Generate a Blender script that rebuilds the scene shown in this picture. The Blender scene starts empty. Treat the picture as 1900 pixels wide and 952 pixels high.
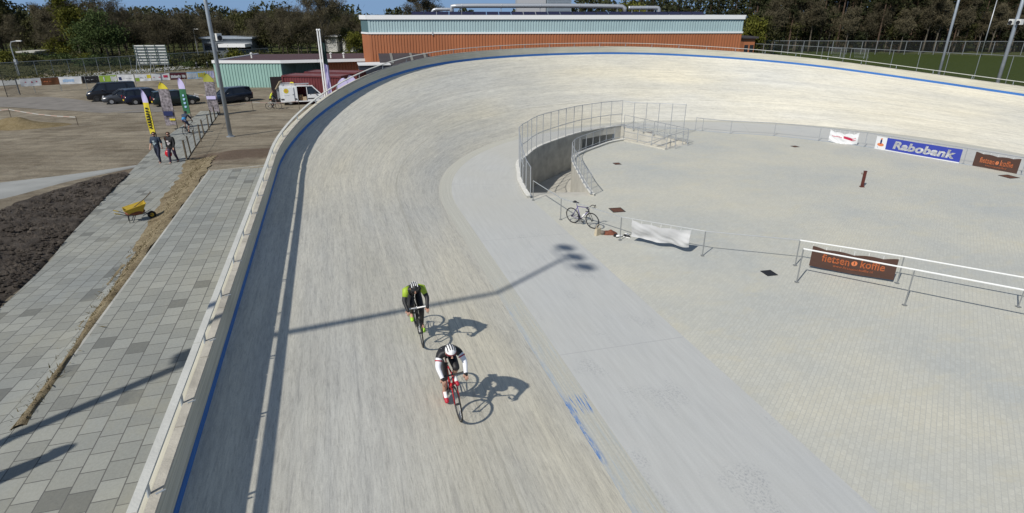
import bpy, bmesh, math, random
import numpy as np
from mathutils import Vector, Matrix, noise
from mathutils.geometry import tessellate_polygon
random.seed(7); rng = np.random.default_rng(11)
C = bpy.context.scene.collection
R = math.radians; PI = math.pi

# ------------------------------------------------------------------ camera and survey helpers
FPX, YH, CAMH, CX, CY = 1080.0, 25.0, 8.7, 950.0, 476.0
PITCH = math.atan((CY - YH) / FPX)
cd = bpy.data.cameras.new('camera'); cam = bpy.data.objects.new('camera', cd); C.objects.link(cam)
cam.location = (0, 0, CAMH); cam.rotation_euler = (PI/2 - PITCH, 0, 0)
cd.sensor_width = 36; cd.lens = 36 * FPX / 1900; cd.clip_start = .2; cd.clip_end = 3000
bpy.context.scene.camera = cam
cp, sp = math.cos(PITCH), math.sin(PITCH)

def un(x, y, z=0.0):
    """point at height z seen at photo pixel x, y"""
    a, b = (x - CX) / FPX, -(y - CY) / FPX
    dx, dy, dz = a, cp + b * sp, -sp + b * cp
    k = (z - CAMH) / dz
    return Vector((dx * k, dy * k, z))

def at_depth(x, y, Y):
    """point on the sight line of photo pixel x, y at distance Y ahead"""
    a, b = (x - CX) / FPX, -(y - CY) / FPX
    dx, dy, dz = a, cp + b * sp, -sp + b * cp
    k = Y / dy
    return Vector((dx * k, Y, CAMH + dz * k))

# track frame: n to the right across the straight, t along it
AZ = R(-16.55)
TN = Vector((math.cos(AZ), -math.sin(AZ), 0)); TT = Vector((math.sin(AZ), math.cos(AZ), 0))
N0, R0, CT, W = 4.47, 19.4, 26.2, 7.5
CN = N0 + R0
def W2(n, t, z=0.0):
    v = TN * n + TT * t; v.z = z; return v
def NT(p): return (p[0]*TN.x + p[1]*TN.y, p[0]*TT.x + p[1]*TT.y)
def plan(s, off):
    if s < 0: return (N0 - off, CT + s)
    if s <= PI * R0:
        f = s / R0; return (CN - (R0 + off) * math.cos(f), CT + (R0 + off) * math.sin(f))
    return (CN + R0 + off, CT - (s - PI * R0))
def sd(n, t):
    if t < CT and n < CN: return t - CT, N0 - n
    if t < CT: return PI * R0 + (CT - t), n - CN - R0
    return R0 * math.atan2(t - CT, CN - n), math.hypot(n - CN, t - CT) - R0
BS = [-60, -3, 0, 3, 5, 7.6, 10, 12.4, 14.6, 17, 19.4, 22, 25.4, 30, 33.2, 36.4, 41.3, 45.5, 49.8, 53.7, 56.5, 61, 66, 130]
BT = [17, 17, 17.5, 20, 23.4, 28.3, 33.2, 37.3, 40.4, 42.2, 43.2, 43.8, 44, 43.8, 43, 41.2, 37.8, 33.8, 28.6, 24.6, 22.4, 19.5, 17.5, 17]
_fs = np.arange(-60, 130.1, .5); _fb = np.interp(_fs, BS, BT)
_fb = np.convolve(np.pad(_fb, 4, 'edge'), np.ones(9)/9, 'valid')
def bank(s): return R(float(np.interp(s, _fs, _fb)))
def onbank(s, w, lift=0.0):
    """point w metres up the banked surface at arc position s"""
    th = bank(s); off = w * math.cos(th) - lift * math.sin(th)
    n, t = plan(s, off); return W2(n, t, .12 + w * math.sin(th) + lift * math.cos(th))
def wall_pt(s, off, dz):
    """point off metres outside the top edge of the bank and dz above it"""
    th = bank(s); n, t = plan(s, W * math.cos(th) + off); return W2(n, t, .12 + W * math.sin(th) + dz)
def sst(a, b, x):
    x = min(1, max(0, (x - a) / (b - a))); return x * x * (3 - 2 * x)

PLAT = 2.22
def zT(x, y):
    """height of the ground outside the track"""
    n, t = NT((x, y))
    zl = float(np.interp(t, [9, 20, 36, 58, 75], [2.2, 1.62, .95, .22, .08]))
    w = float(np.interp(t, [9, 12.5, 14.6, 17.5, 22.6, 27, 32, 36.5, 44], [.12, .26, .5, .76, 1.2, 1.7, 2.1, 2.75, 3.2]))
    up = PLAT + (zl - PLAT) * sst(28.6, 42, t)
    edge = -5.72
    k = sst(edge - w, edge, n)
    z = zl + (up - zl) * k
    z += .25 * sst(-10, -13, n) * sst(30, 22, t) * (1 if t > 0 else 0)
    z *= 1 - .9 * sst(8, 26, n)
    return z
def ung(x, y):
    z = 1.0
    for _ in range(12):
        p = un(x, y, z); z = zT(p.x, p.y)
    return un(x, y, z)

# ------------------------------------------------------------------ materials
def mat(name, col, rough=.6, metal=0.0, var=0.0, scale=8.0, bump=0.0, bscale=40.0, spec=.4, stretch=None):
    m = bpy.data.materials.new(name); m.use_nodes = True
    nt = m.node_tree; N = nt.nodes; L = nt.links
    b = N['Principled BSDF']; b.inputs['Roughness'].default_value = rough; b.inputs['Metallic'].default_value = metal
    b.inputs['Specular IOR Level'].default_value = spec
    b.inputs['Base Color'].default_value = (*col, 1)
    if var or bump:
        tc = N.new('ShaderNodeTexCoord'); src = tc.outputs['Object']
        if stretch:
            mp = N.new('ShaderNodeMapping'); mp.inputs['Scale'].default_value = stretch
            L.new(src, mp.inputs['Vector']); src = mp.outputs['Vector']
    if var:
        nz = N.new('ShaderNodeTexNoise'); nz.inputs['Scale'].default_value = scale; nz.inputs['Detail'].default_value = 6
        L.new(src, nz.inputs['Vector'])
        cr = N.new('ShaderNodeValToRGB')
        cr.color_ramp.elements[0].position = .3; cr.color_ramp.elements[1].position = .72
        cr.color_ramp.elements[0].color = (*[c * (1 - var) for c in col], 1)
        cr.color_ramp.elements[1].color = (*[min(1, c * (1 + var)) for c in col], 1)
        L.new(nz.outputs['Fac'], cr.inputs['Fac']); L.new(cr.outputs['Color'], b.inputs['Base Color'])
    if bump:
        n2 = N.new('ShaderNodeTexNoise'); n2.inputs['Scale'].default_value = bscale; n2.inputs['Detail'].default_value = 5
        L.new(src, n2.inputs['Vector'])
        bp = N.new('ShaderNodeBump'); bp.inputs['Strength'].default_value = bump; bp.inputs['Distance'].default_value = .05
        L.new(n2.outputs['Fac'], bp.inputs['Height']); L.new(bp.outputs['Normal'], b.inputs['Normal'])
    return m

class NG:
    """small helper to write node graphs"""
    def __init__(s, name, rough=.85, spec=.25):
        s.m = bpy.data.materials.new(name); s.m.use_nodes = True
        s.N = s.m.node_tree.nodes; s.L = s.m.node_tree.links; s.b = s.N['Principled BSDF']
        s.b.inputs['Roughness'].default_value = rough; s.b.inputs['Specular IOR Level'].default_value = spec
    def n(s, t, **kw):
        x = s.N.new(t)
        for k, v in kw.items():
            if k in x.inputs: x.inputs[k].default_value = v
            else: setattr(x, k, v)
        return x
    def l(s, a, b): s.L.new(a, b)
    def uv(s, scale=(1, 1, 1), rot=0.0, coord='UV'):
        t = s.n('ShaderNodeTexCoord'); m = s.n('ShaderNodeMapping')
        m.inputs['Scale'].default_value = scale; m.inputs['Rotation'].default_value = (0, 0, rot)
        s.l(t.outputs[coord], m.inputs['Vector']); return m.outputs['Vector']
    def noise(s, vec, scale, detail=6, rough=.55, dist=0.0):
        x = s.n('ShaderNodeTexNoise'); x.inputs['Scale'].default_value = scale; x.inputs['Detail'].default_value = detail
        x.inputs['Roughness'].default_value = rough; x.inputs['Distortion'].default_value = dist
        s.l(vec, x.inputs['Vector']); return x.outputs['Fac']
    def ramp(s, fac, stops):
        x = s.n('ShaderNodeValToRGB'); e = x.color_ramp.elements
        while len(e) < len(stops): e.new(.5)
        for k, (p, c) in zip(e, stops):
            k.position = p; k.color = (*c, 1) if len(c) == 3 else c
        s.l(fac, x.inputs['Fac']); return x.outputs['Color']
    def mix(s, fac, a, b, mode='MIX'):
        x = s.n('ShaderNodeMix', data_type='RGBA', blend_type=mode)
        for sock, v in ((x.inputs[0], fac), (x.inputs[6], a), (x.inputs[7], b)):
            if hasattr(v, 'links'): s.l(v, sock)
            elif isinstance(v, (int, float)): sock.default_value = v
            else: sock.default_value = (*v, 1)
        return x.outputs[2]
    def math(s, op, a, b=0.0, c=None):
        x = s.n('ShaderNodeMath', operation=op)
        for i, v in enumerate((a, b) if c is None else (a, b, c)):
            if hasattr(v, 'links'): s.l(v, x.inputs[i])
            else: x.inputs[i].default_value = v
        return x.outputs[0]
    def bump(s, h, strength=.3, dist=.02):
        x = s.n('ShaderNodeBump'); x.inputs['Strength'].default_value = strength; x.inputs['Distance'].default_value = dist
        s.l(h, x.inputs['Height']); s.l(x.outputs['Normal'], s.b.inputs['Normal'])
    def out(s, col): s.l(col, s.b.inputs['Base Color']); return s.m
G = lambda v: (v, v, v)

def track_material():
    g = NG('weathered_track_concrete', .85, .25)
    st = g.noise(g.uv((.75, 9, 1)), 1.0, 9, .74, .5)
    st2 = g.noise(g.uv((3.0, 27, 1)), 1.0, 7, .7, .8)
    st3 = g.noise(g.uv((.06, 2.6, 1)), 1.0, 5, .6, .3)
    bl = g.noise(g.uv((.12, .35, 1)), 1.0, 5, .6)
    pt = g.noise(g.uv((1, 1.6, 1)), 30, 6, .8)
    tint = g.noise(g.uv((.05, .22, 1)), 1.3, 3, .5)
    c = g.mix(g.ramp(tint, [(.35, G(0)), (.65, G(1))]), (.575, .562, .50), (.645, .60, .475))
    c = g.mix(.7, c, g.ramp(st, [(.28, (.66, .66, .69)), (.5, G(1)), (.72, G(1.2))]), 'MULTIPLY')
    c = g.mix(.75, c, g.ramp(st2, [(.3, G(.66)), (.5, G(1)), (.74, G(1.16))]), 'MULTIPLY')
    c = g.mix(.4, c, g.ramp(st3, [(.34, (.76, .77, .8)), (.6, G(1.05))]), 'MULTIPLY')
    c = g.mix(.45, c, g.ramp(bl, [(.34, (.74, .77, .83)), (.62, G(1.08))]), 'MULTIPLY')
    ob = g.noise(g.uv((.9, 2.4, 1)), 1.0, 8, .75, .6)
    c = g.mix(g.ramp(ob, [(.60, G(0)), (.76, G(.38))]), c, (.33, .325, .315))
    c = g.mix(.55, c, g.ramp(pt, [(.3, G(.70)), (.6, G(1.1))]), 'MULTIPLY')
    # the worn pole line one third of the way up
    uvn = g.n('ShaderNodeSeparateXYZ'); g.l(g.uv(), uvn.inputs[0])
    wob = g.math('MULTIPLY', g.noise(g.uv((.15, 0, 0)), 1.0, 3), .22)
    dd = g.math('ABSOLUTE', g.math('SUBTRACT', uvn.outputs['Y'], g.math('ADD', 2.15, wob)))
    ln = g.math('LESS_THAN', dd, .035)
    ln = g.math('MULTIPLY', ln, g.ramp(g.noise(g.uv((.6, 0, 0)), 1.0, 4), [(.35, G(.1)), (.6, G(.45))]))
    c = g.mix(ln, c, (.36, .34, .27))
    # casting joints that run round the track, partly filled and worn
    fr = g.math('ABSOLUTE', g.math('SUBTRACT', g.math('FRACT', g.math('ADD', g.math('MULTIPLY', uvn.outputs['Y'], 1.72), g.math('MULTIPLY', g.noise(g.uv((.35, .1, 0)), 1.0, 4), .25))), .5))
    jt = g.math('MULTIPLY', g.math('LESS_THAN', fr, .022), g.ramp(g.noise(g.uv((.55, 3.5, 1)), 1.0, 5, .7), [(.46, G(0)), (.62, G(.42))]))
    c = g.mix(jt, c, (.27, .265, .25))
    # short scuffs and thin light scratches along the riding line
    vo = g.noise(g.uv((.5, 60, 1)), 1.0, 2, .5)
    c = g.mix(g.ramp(vo, [(.68, G(0)), (.74, G(.35))]), c, (.74, .73, .68))
    g.bump(st2, .25, .01)
    return g.out(c)
M = {}
M['track'] = track_material()

def beige_material():
    g = NG('worn_blue_band', .88, .2)
    st = g.noise(g.uv((.2, 30, 1)), 1.0, 6, .65)
    pt = g.noise(g.uv(), 14, 5, .7)
    tint = g.noise(g.uv((.06, .8, 1)), 1.0, 3)
    c = g.mix(tint, (.50, .485, .41), (.465, .47, .43))
    c = g.mix(.6, c, g.ramp(st, [(.3, G(.7)), (.7, G(1.15))]), 'MULTIPLY')
    c = g.mix(.4, c, g.ramp(pt, [(.3, G(.75)), (.65, G(1.1))]), 'MULTIPLY')
    s = g.n('ShaderNodeSeparateXYZ'); g.l(g.uv(), s.inputs[0])
    # flaking paint: strong along the outer rim between two places, faint elsewhere
    u, v = s.outputs['X'], s.outputs['Y']
    def window(lo, hi, soft):
        a = g.n('ShaderNodeMapRange'); a.inputs[1].default_value = lo; a.inputs[2].default_value = lo + soft
        b = g.n('ShaderNodeMapRange'); b.inputs[1].default_value = hi - soft; b.inputs[2].default_value = hi
        b.inputs[3].default_value = 1; b.inputs[4].default_value = 0
        g.l(u, a.inputs[0]); g.l(u, b.inputs[0]); return g.math('MULTIPLY', a.outputs[0], b.outputs[0])
    rim = g.n('ShaderNodeMapRange'); rim.inputs[1].default_value = -.17; rim.inputs[2].default_value = -.02; g.l(v, rim.inputs[0])
    fl = g.noise(g.uv((1.4, 9, 1)), 2.2, 6, .7)
    fl2 = g.noise(g.uv((.5, 14, 1)), 1.6, 6, .7)
    strong = g.math('MULTIPLY', window(-17.8, -15.2, .3), rim.outputs[0])
    strong = g.math('MULTIPLY', strong, g.ramp(fl, [(.43, G(0)), (.55, G(.95))]))
    pat = g.math('MULTIPLY', window(-16.1, -15.25, .2), g.ramp(fl2, [(.52, G(0)), (.56, G(1))]))
    faint = g.math('MULTIPLY', window(-30, -7.5, 3), g.ramp(fl2, [(.5, G(0)), (.68, G(.5))]))
    rimf = g.math('MULTIPLY', g.math('MULTIPLY', window(-24, -9, 2), rim.outputs[0]), g.ramp(fl, [(.40, G(0)), (.62, G(.45))]))
    c = g.mix(faint, c, (.30, .40, .50))
    c = g.mix(rimf, c, (.22, .33, .50))
    c = g.mix(g.math('MAXIMUM', strong, pat), c, (.065, .185, .46))
    return g.out(c)
M['beige'] = beige_material()

def apron_material():
    g = NG('pale_apron_concrete', .8, .25)
    bl = g.noise(g.uv((.25, .6, 1)), 1.0, 5, .6)
    br = g.noise(g.uv((.6, 7, 1), .5), 1.0, 6, .65)
    pt = g.noise(g.uv(), 30, 4, .7)
    c = g.mix(bl, (.462, .476, .472), (.498, .50, .472))
    c = g.mix(.35, c, g.ramp(br, [(.3, G(.78)), (.68, G(1.12))]), 'MULTIPLY')
    c = g.mix(.3, c, g.ramp(pt, [(.3, G(.8)), (.65, G(1.06))]), 'MULTIPLY')
    patch = g.ramp(g.noise(g.uv((.55, .9, 1)), 1.1, 3, .5), [(.57, G(0)), (.68, G(1))])
    speck = g.ramp(g.noise(g.uv(), 16, 5, .75), [(.5, G(0)), (.6, G(.75))])
    c = g.mix(g.math('MULTIPLY', patch, speck), c, (.30, .31, .32))
    beach = g.ramp(g.noise(g.uv((.1, .1, 1)), 1.0, 2), [(.45, G(0)), (.7, G(.5))])
    c = g.mix(beach, c, (.465, .455, .40))
    # cut joints across the apron
    s = g.n('ShaderNodeSeparateXYZ'); g.l(g.uv(), s.inputs[0])
    j = g.math('LESS_THAN', g.math('ABSOLUTE', g.math('SUBTRACT', g.math('FRACT', g.math('DIVIDE', s.outputs['X'], 9.0)), .5)), .0016)
    c = g.mix(g.math('MULTIPLY', j, .45), c, (.3, .3, .31))
    g.bump(pt, .15, .006)
    return g.out(c)
M['apron'] = apron_material()

def paver_material(name, bw, bh, col, var, mortar, msize, tint, dark=.0, rot=0.0, blot=.3, offs=.5):
    g = NG(name, .85, .25)
    v = g.uv((1, 1, 1), rot)
    b = g.n('ShaderNodeTexBrick'); g.l(v, b.inputs['Vector'])
    b.inputs['Scale'].default_value = 1; b.inputs['Brick Width'].default_value = bw; b.inputs['Row Height'].default_value = bh
    b.inputs['Mortar Size'].default_value = msize; b.inputs['Mortar Smooth'].default_value = .25
    b.inputs['Color1'].default_value = (0, 0, 0, 1); b.inputs['Color2'].default_value = (1, 1, 1, 1); b.inputs['Mortar'].default_value = (.5, .5, .5, 1)
    b.offset = offs; b.offset_frequency = 2; b.squash = 1
    lo = [x * (1 - var) for x in col]; hi = [x * (1 + var) for x in col]
    stops = [(0.0, [x * (1 - dark) for x in lo]), (.035, [x * (1 - dark) for x in lo]), (.045, lo), (1.0, hi)] if dark else [(0, lo), (1, hi)]
    c = g.ramp(b.outputs['Color'], stops)
    bl = g.noise(g.uv((.18, .18, 1)), 1.0, 5, .6)
    pt = g.noise(g.uv(), 18, 6, .75)
    c = g.mix(blot, c, g.ramp(bl, [(.32, tint[0]), (.66, tint[1])]), 'MULTIPLY')
    c = g.mix(.45, c, g.ramp(pt, [(.28, G(.7)), (.66, G(1.14))]), 'MULTIPLY')
    c = g.mix(b.outputs['Fac'], c, mortar)
    sand = g.ramp(g.noise(g.uv((.55, 1.1, 1)), 1.0, 7, .72, .5), [(.52, G(0)), (.70, G(.55))])
    c = g.mix(sand, c, [x * y for x, y in zip(col, (1.02, .97, .84))])
    oil = g.ramp(g.noise(g.uv((.8, .8, 1), 1.0), 1.3, 6, .7), [(.66, G(0)), (.76, G(.4))])
    c = g.mix(oil, c, [x * .62 for x in col])
    inv = g.math('SUBTRACT', 1, b.outputs['Fac'])
    g.bump(g.math('ADD', inv, g.math('MULTIPLY', pt, .35)), .5, .012)
    return g.out(c)
M['infield'] = paver_material('small_infield_pavers', .22, .11, (.52, .515, .462), .04, (.445, .445, .405), .006,
                              ((.78, .83, .90), (1.08, 1.05, .96)), rot=R(-38), blot=.75)
M['slabs'] = paver_material('grey_pavement_slabs', .43, .36, (.272, .28, .262), .12, (.12, .12, .112), .010,
                            ((.82, .85, .88), (1.14, 1.1, 1.0)), dark=.30, blot=.75, offs=.37)

def ground_material():
    g = NG('trodden_sandy_soil', .95, .1)
    o = lambda s=(1, 1, 1): g.uv(s, 0, 'Object')
    a = g.noise(o(), .12, 6, .6); b = g.noise(o(), 1.1, 8, .7); f = g.noise(o(), 9, 6, .75)
    tr = g.noise(g.uv((.25, 2.2, 1), R(35), 'Object'), 1.0, 5, .6)
    c = g.ramp(a, [(.3, (.205, .175, .128)), (.5, (.265, .23, .172)), (.72, (.32, .285, .22))])
    c = g.mix(.6, c, g.ramp(b, [(.28, G(.62)), (.55, G(1)), (.75, G(1.25))]), 'MULTIPLY')
    c = g.mix(.45, c, g.ramp(f, [(.3, G(.6)), (.65, G(1.2))]), 'MULTIPLY')
    c = g.mix(.6, c, g.ramp(tr, [(.34, G(.62)), (.6, G(1.12))]), 'MULTIPLY')
    pz = g.noise(o(), .33, 7, .65, .8)
    c = g.mix(.7, c, g.ramp(pz, [(.36, (.60, .57, .55)), (.55, G(1.03))]), 'MULTIPLY')
    s = g.n('ShaderNodeSeparateXYZ'); g.l(o(), s.inputs[0])
    # dark bare earth of the mound beside the bank
    dx = g.math('MULTIPLY', g.math('ADD', s.outputs['X'], 15.2), .15); dy = g.math('MULTIPLY', g.math('SUBTRACT', s.outputs['Y'], 31.0), .22)
    r = g.math('ADD', g.math('MULTIPLY', dx, dx), g.math('MULTIPLY', dy, dy))
    r = g.math('ADD', r, g.math('MULTIPLY', g.math('SUBTRACT', b, .5), 1.2))
    c = g.mix(g.ramp(r, [(.35, G(.85)), (1.0, G(0))]), c, g.mix(f, (.075, .05, .036), (.16, .115, .085)))
    # grass and weeds taking over far away
    far = g.n('ShaderNodeMapRange'); far.inputs[1].default_value = 92; far.inputs[2].default_value = 112; g.l(s.outputs['Y'], far.inputs[0])
    c = g.mix(far.outputs[0], c, g.ramp(b, [(.3, (.035, .045, .016)), (.6, (.075, .085, .03)), (.75, (.13, .115, .06))]))
    g.bump(g.math('ADD', b, g.math('MULTIPLY', f, .5)), .9, .12)
    return g.out(c)
M['ground'] = ground_material()

def soil_material(name, stops, bumpd=.12):
    g = NG(name, .95, .1)
    o = lambda: g.uv((1, 1, 1), 0, 'Object')
    b = g.noise(o(), 1.6, 8, .72); f = g.noise(o(), 11, 6, .8)
    c = g.ramp(b, stops); c = g.mix(.65, c, g.ramp(f, [(.3, G(.45)), (.65, G(1.35))]), 'MULTIPLY')
    g.bump(g.math('ADD', b, f), 1.0, bumpd)
    return g.out(c)
M['soil'] = soil_material('dark_turned_soil', [(.3, (.055, .047, .040)), (.5, (.098, .083, .070)), (.7, (.165, .14, .115))])
M['straw'] = soil_material('dry_straw_dirt', [(.3, (.11, .085, .05)), (.5, (.23, .185, .115)), (.7, (.31, .265, .17))], .05)
M['sandpile'] = soil_material('sand_heap', [(.3, (.15, .115, .06)), (.5, (.21, .165, .09)), (.7, (.25, .2, .12))], .05)
M['grass'] = soil_material('mown_grass', [(.3, (.026, .040, .008)), (.5, (.040, .056, .011)), (.7, (.055, .072, .016))], .03)
M['weeds'] = soil_material('weedy_verge', [(.3, (.03, .034, .013)), (.5, (.07, .072, .026)), (.68, (.15, .125, .065))], .1)
M['asphalt'] = mat('worn_asphalt', (.19, .175, .155), .9, var=.18, scale=.8, bump=.2, bscale=30)
M['pathcon'] = mat('pale_concrete_path', (.30, .305, .29), .9, var=.12, scale=.9, bump=.15)
M['conc'] = mat('cast_concrete', (.50, .48, .42), .85, var=.12, scale=1.3, bump=.2, bscale=12)
M['concd'] = mat('weathered_concrete', (.40, .395, .36), .88, var=.2, scale=1.6, bump=.25, bscale=18)
M['whitec'] = mat('whitewashed_concrete', (.66, .65, .60), .8, var=.08, scale=3, bump=.15)
def board_material():
    g = NG('weathered_boards', .85, .2)
    a = g.noise(g.uv((.35, 22, 1)), 1.0, 7, .65); b = g.noise(g.uv((.5, .7, 1)), 1.0, 4)
    c = g.ramp(a, [(.28, (.36, .345, .28)), (.5, (.52, .50, .41)), (.72, (.63, .60, .50))])
    c = g.mix(.5, c, g.ramp(b, [(.3, G(.78)), (.68, G(1.1))]), 'MULTIPLY')
    g.bump(a, .5, .02); return g.out(c)
M['boards'] = board_material()
M['coping'] = mat('bleached_coping_boards', (.42, .395, .34), .8, var=.22, scale=2.5, bump=.2, bscale=25)
M['rail'] = mat('pale_rail_board', (.52, .52, .48), .7, var=.1, scale=1.5, bump=.15, bscale=20)
def blue_material():
    g = NG('worn_blue_line_paint', .7, .3)
    a = g.noise(g.uv((.4, 30, 1)), 1.0, 5, .6)
    return g.out(g.ramp(a, [(.3, (.025, .105, .33)), (.7, (.055, .19, .50))]))
M['blue'] = blue_material()
M['galv'] = mat('galvanised_steel', (.46, .48, .50), .45, .6, var=.1, scale=4)
M['railtop'] = mat('white_rail_paint', (.74, .75, .74), .4); M['postgrey'] = mat('weathered_post_steel', (.27, .28, .28), .5, .3)
M['steel'] = mat('grey_painted_steel', (.33, .37, .41), .5, .3, var=.12, scale=2)
M['fencegrey'] = mat('dull_fence_steel', (.27, .29, .30), .5, .4)
M['railw'] = mat('pale_rail_tube', (.50, .52, .52), .35, .5)
M['black'] = mat('black_plastic', (.02, .02, .022), .5)
M['tyre'] = mat('black_rubber', (.018, .018, .018), .75)
M['rim'] = mat('dark_alloy', (.08, .08, .085), .35, .6)
M['alloy'] = mat('silver_alloy', (.55, .56, .58), .3, .8)
M['spoke'] = mat('steel_spokes', (.35, .36, .38), .35, .8)
M['red'] = mat('glossy_red_paint', (.48, .015, .025), .3)
M['white'] = mat('white_paint', (.78, .78, .77), .45, var=.03, scale=5)
M['offwhite'] = mat('dull_white_paint', (.66, .66, .63), .55, var=.07, scale=2)
M['skin'] = mat('skin', (.50, .29, .21), .55)
M['hair'] = mat('dark_hair', (.03, .02, .014), .6)
M['glass'] = mat('tinted_glass', (.015, .02, .028), .06, spec=.6)
M['rust'] = mat('rusty_iron', (.12, .055, .035), .8, var=.35, scale=9, bump=.3)
M['brownpost'] = mat('dark_red_brown_paint', (.10, .025, .018), .6, var=.2, scale=8)
M['woodpost'] = mat('weathered_wood', (.10, .08, .055), .85, var=.3, scale=6, bump=.3)
M['yellow'] = mat('yellow_plastic', (.44, .31, .03), .5, var=.08, scale=6)
M['vignet'] = M['black']

def netting(name, col, cover):
    m = bpy.data.materials.new(name); m.use_nodes = True
    N, L = m.node_tree.nodes, m.node_tree.links
    b = N['Principled BSDF']; b.inputs['Base Color'].default_value = (*col, 1); b.inputs['Roughness'].default_value = .6
    t = N.new('ShaderNodeBsdfTransparent'); x = N.new('ShaderNodeMixShader'); x.inputs[0].default_value = cover
    L.new(t.outputs[0], x.inputs[1]); L.new(b.outputs[0], x.inputs[2]); L.new(x.outputs[0], N['Material Output'].inputs['Surface'])
    return m
M['net'] = netting('fine_wire_netting', (.42, .44, .45), .16)
M['netd'] = netting('green_wire_netting', (.10, .13, .12), .3)

# ------------------------------------------------------------------ mesh building
class MB:
    def __init__(s): s.v = []; s.f = []; s.uv = {}; s.mi = []; s.cur = 0
    def add(s, vs, fs, uvs=None):
        o = len(s.v); s.v += [Vector(v) for v in vs]
        for i, f in enumerate(fs):
            if uvs: s.uv[len(s.f)] = uvs[i]
            s.f.append([o + k for k in f]); s.mi.append(s.cur)
        return s
    def box(s, c, d, rz=0.0, m=None, taper=1.0):
        hx, hy, hz = d[0]/2, d[1]/2, d[2]/2
        vs = []
        for z in (-1, 1):
            k = taper if z > 0 else 1
            for x, y in ((-1, -1), (1, -1), (1, 1), (-1, 1)): vs.append(Vector((x*hx*k, y*hy*k, z*hz)))
        mm = m if m is not None else Matrix.Rotation(rz, 3, 'Z')
        vs = [mm @ v + Vector(c) for v in vs]
        return s.add(vs, [(3, 2, 1, 0), (4, 5, 6, 7), (0, 1, 5, 4), (1, 2, 6, 5), (2, 3, 7, 6), (3, 0, 4, 7)])
    def beam(s, a, b, w, h, up=(0, 0, 1)):
        a, b = Vector(a), Vector(b); d = (b - a); x = d.normalized()
        y = Vector(up).cross(x)
        if y.length < 1e-4: y = Vector((1, 0, 0)).cross(x)
        y.normalize(); z = x.cross(y)
        mm = Matrix((x, y, z)).transposed()
        return s.box((a + b) / 2, (d.length, w, h), m=mm)
    def tube(s, pts, r, seg=6, cap=True, closed=False):
        pts = [Vector(p) for p in pts]; n = len(pts)
        rr = r if hasattr(r, '__len__') else [r] * n
        vs = []; up = None
        for i, p in enumerate(pts):
            if closed: d = pts[(i + 1) % n] - pts[i - 1]
            else: d = pts[min(i + 1, n - 1)] - pts[max(i - 1, 0)]
            d.normalize()
            if up is None: up = d.orthogonal().normalized()
            u = up - d * up.dot(d)
            u = u.normalized() if u.length > 1e-5 else d.orthogonal().normalized()
            up = u; w = d.cross(u)
            for k in range(seg):
                a = 2 * PI * k / seg; vs.append(p + (u * math.cos(a) + w * math.sin(a)) * rr[i])
        fs = []
        for i in range(n if closed else n - 1):
            j = (i + 1) % n
            for k in range(seg):
                k2 = (k + 1) % seg; fs.append((i*seg + k, i*seg + k2, j*seg + k2, j*seg + k))
        if cap and not closed: fs.append(tuple(range(seg - 1, -1, -1))); fs.append(tuple((n - 1)*seg + k for k in range(seg)))
        return s.add(vs, fs)
    def disc_ring(s, c, axis, r, rt, seg=24, tseg=6):
        axis = Vector(axis).normalized(); u = axis.orthogonal().normalized(); w = axis.cross(u)
        return s.tube([Vector(c) + (u*math.cos(2*PI*k/seg) + w*math.sin(2*PI*k/seg))*r for k in range(seg)], rt, tseg, closed=True)
    def ball(s, c, r, nu=10, nv=7):
        r = Vector(r) if hasattr(r, '__len__') else Vector((r, r, r)); c = Vector(c)
        vs = [c + Vector((0, 0, -r.z))]
        for j in range(1, nv):
            a = PI * j / nv - PI/2
            for i in range(nu):
                b = 2*PI*i/nu; vs.append(c + Vector((r.x*math.cos(a)*math.cos(b), r.y*math.cos(a)*math.sin(b), r.z*math.sin(a))))
        vs.append(c + Vector((0, 0, r.z))); fs = []
        for i in range(nu):
            fs.append((0, 1 + (i+1) % nu, 1 + i)); t = 1 + (nv-2)*nu; fs.append((t + i, t + (i+1) % nu, len(vs)-1))
            for j in range(nv - 2):
                o = 1 + j*nu; fs.append((o + i, o + (i+1) % nu, o + nu + (i+1) % nu, o + nu + i))
        return s.add(vs, fs)
    def prism(s, poly, dvec):
        n = len(poly); d = Vector(dvec); p = [Vector(q) for q in poly]
        vs = p + [q + d for q in p]
        fs = [tuple(range(n - 1, -1, -1)), tuple(range(n, 2*n))] + [(i, (i+1) % n, n + (i+1) % n, n + i) for i in range(n)]
        return s.add(vs, fs)
    def grid(s, P, uv=None):
        nr, nc = len(P), len(P[0]); vs = [p for r in P for p in r]; fs = []; us = []
        for i in range(nr - 1):
            for j in range(nc - 1):
                q = [(i, j), (i, j+1), (i+1, j+1), (i+1, j)]; fs.append([a*nc + b for a, b in q])
                if uv: us.append([uv[a][b] for a, b in q])
        return s.add(vs, fs, us if uv else None)
    def xf(s, m): s.v = [m @ v for v in s.v]; return s
    def mesh(s, name, smooth=False):
        me = bpy.data.meshes.new(name); me.from_pydata([tuple(v) for v in s.v], [], s.f)
        if s.uv:
            ul = me.uv_layers.new(name='UVMap')
            for p in me.polygons:
                q = s.uv.get(p.index)
                if q:
                    for li, c in zip(p.loop_indices, q): ul.data[li].uv = c
        if any(s.mi): me.polygons.foreach_set('material_index', s.mi)
        if smooth: me.polygons.foreach_set('use_smooth', [True]*len(me.polygons))
        me.update(); return me

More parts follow.
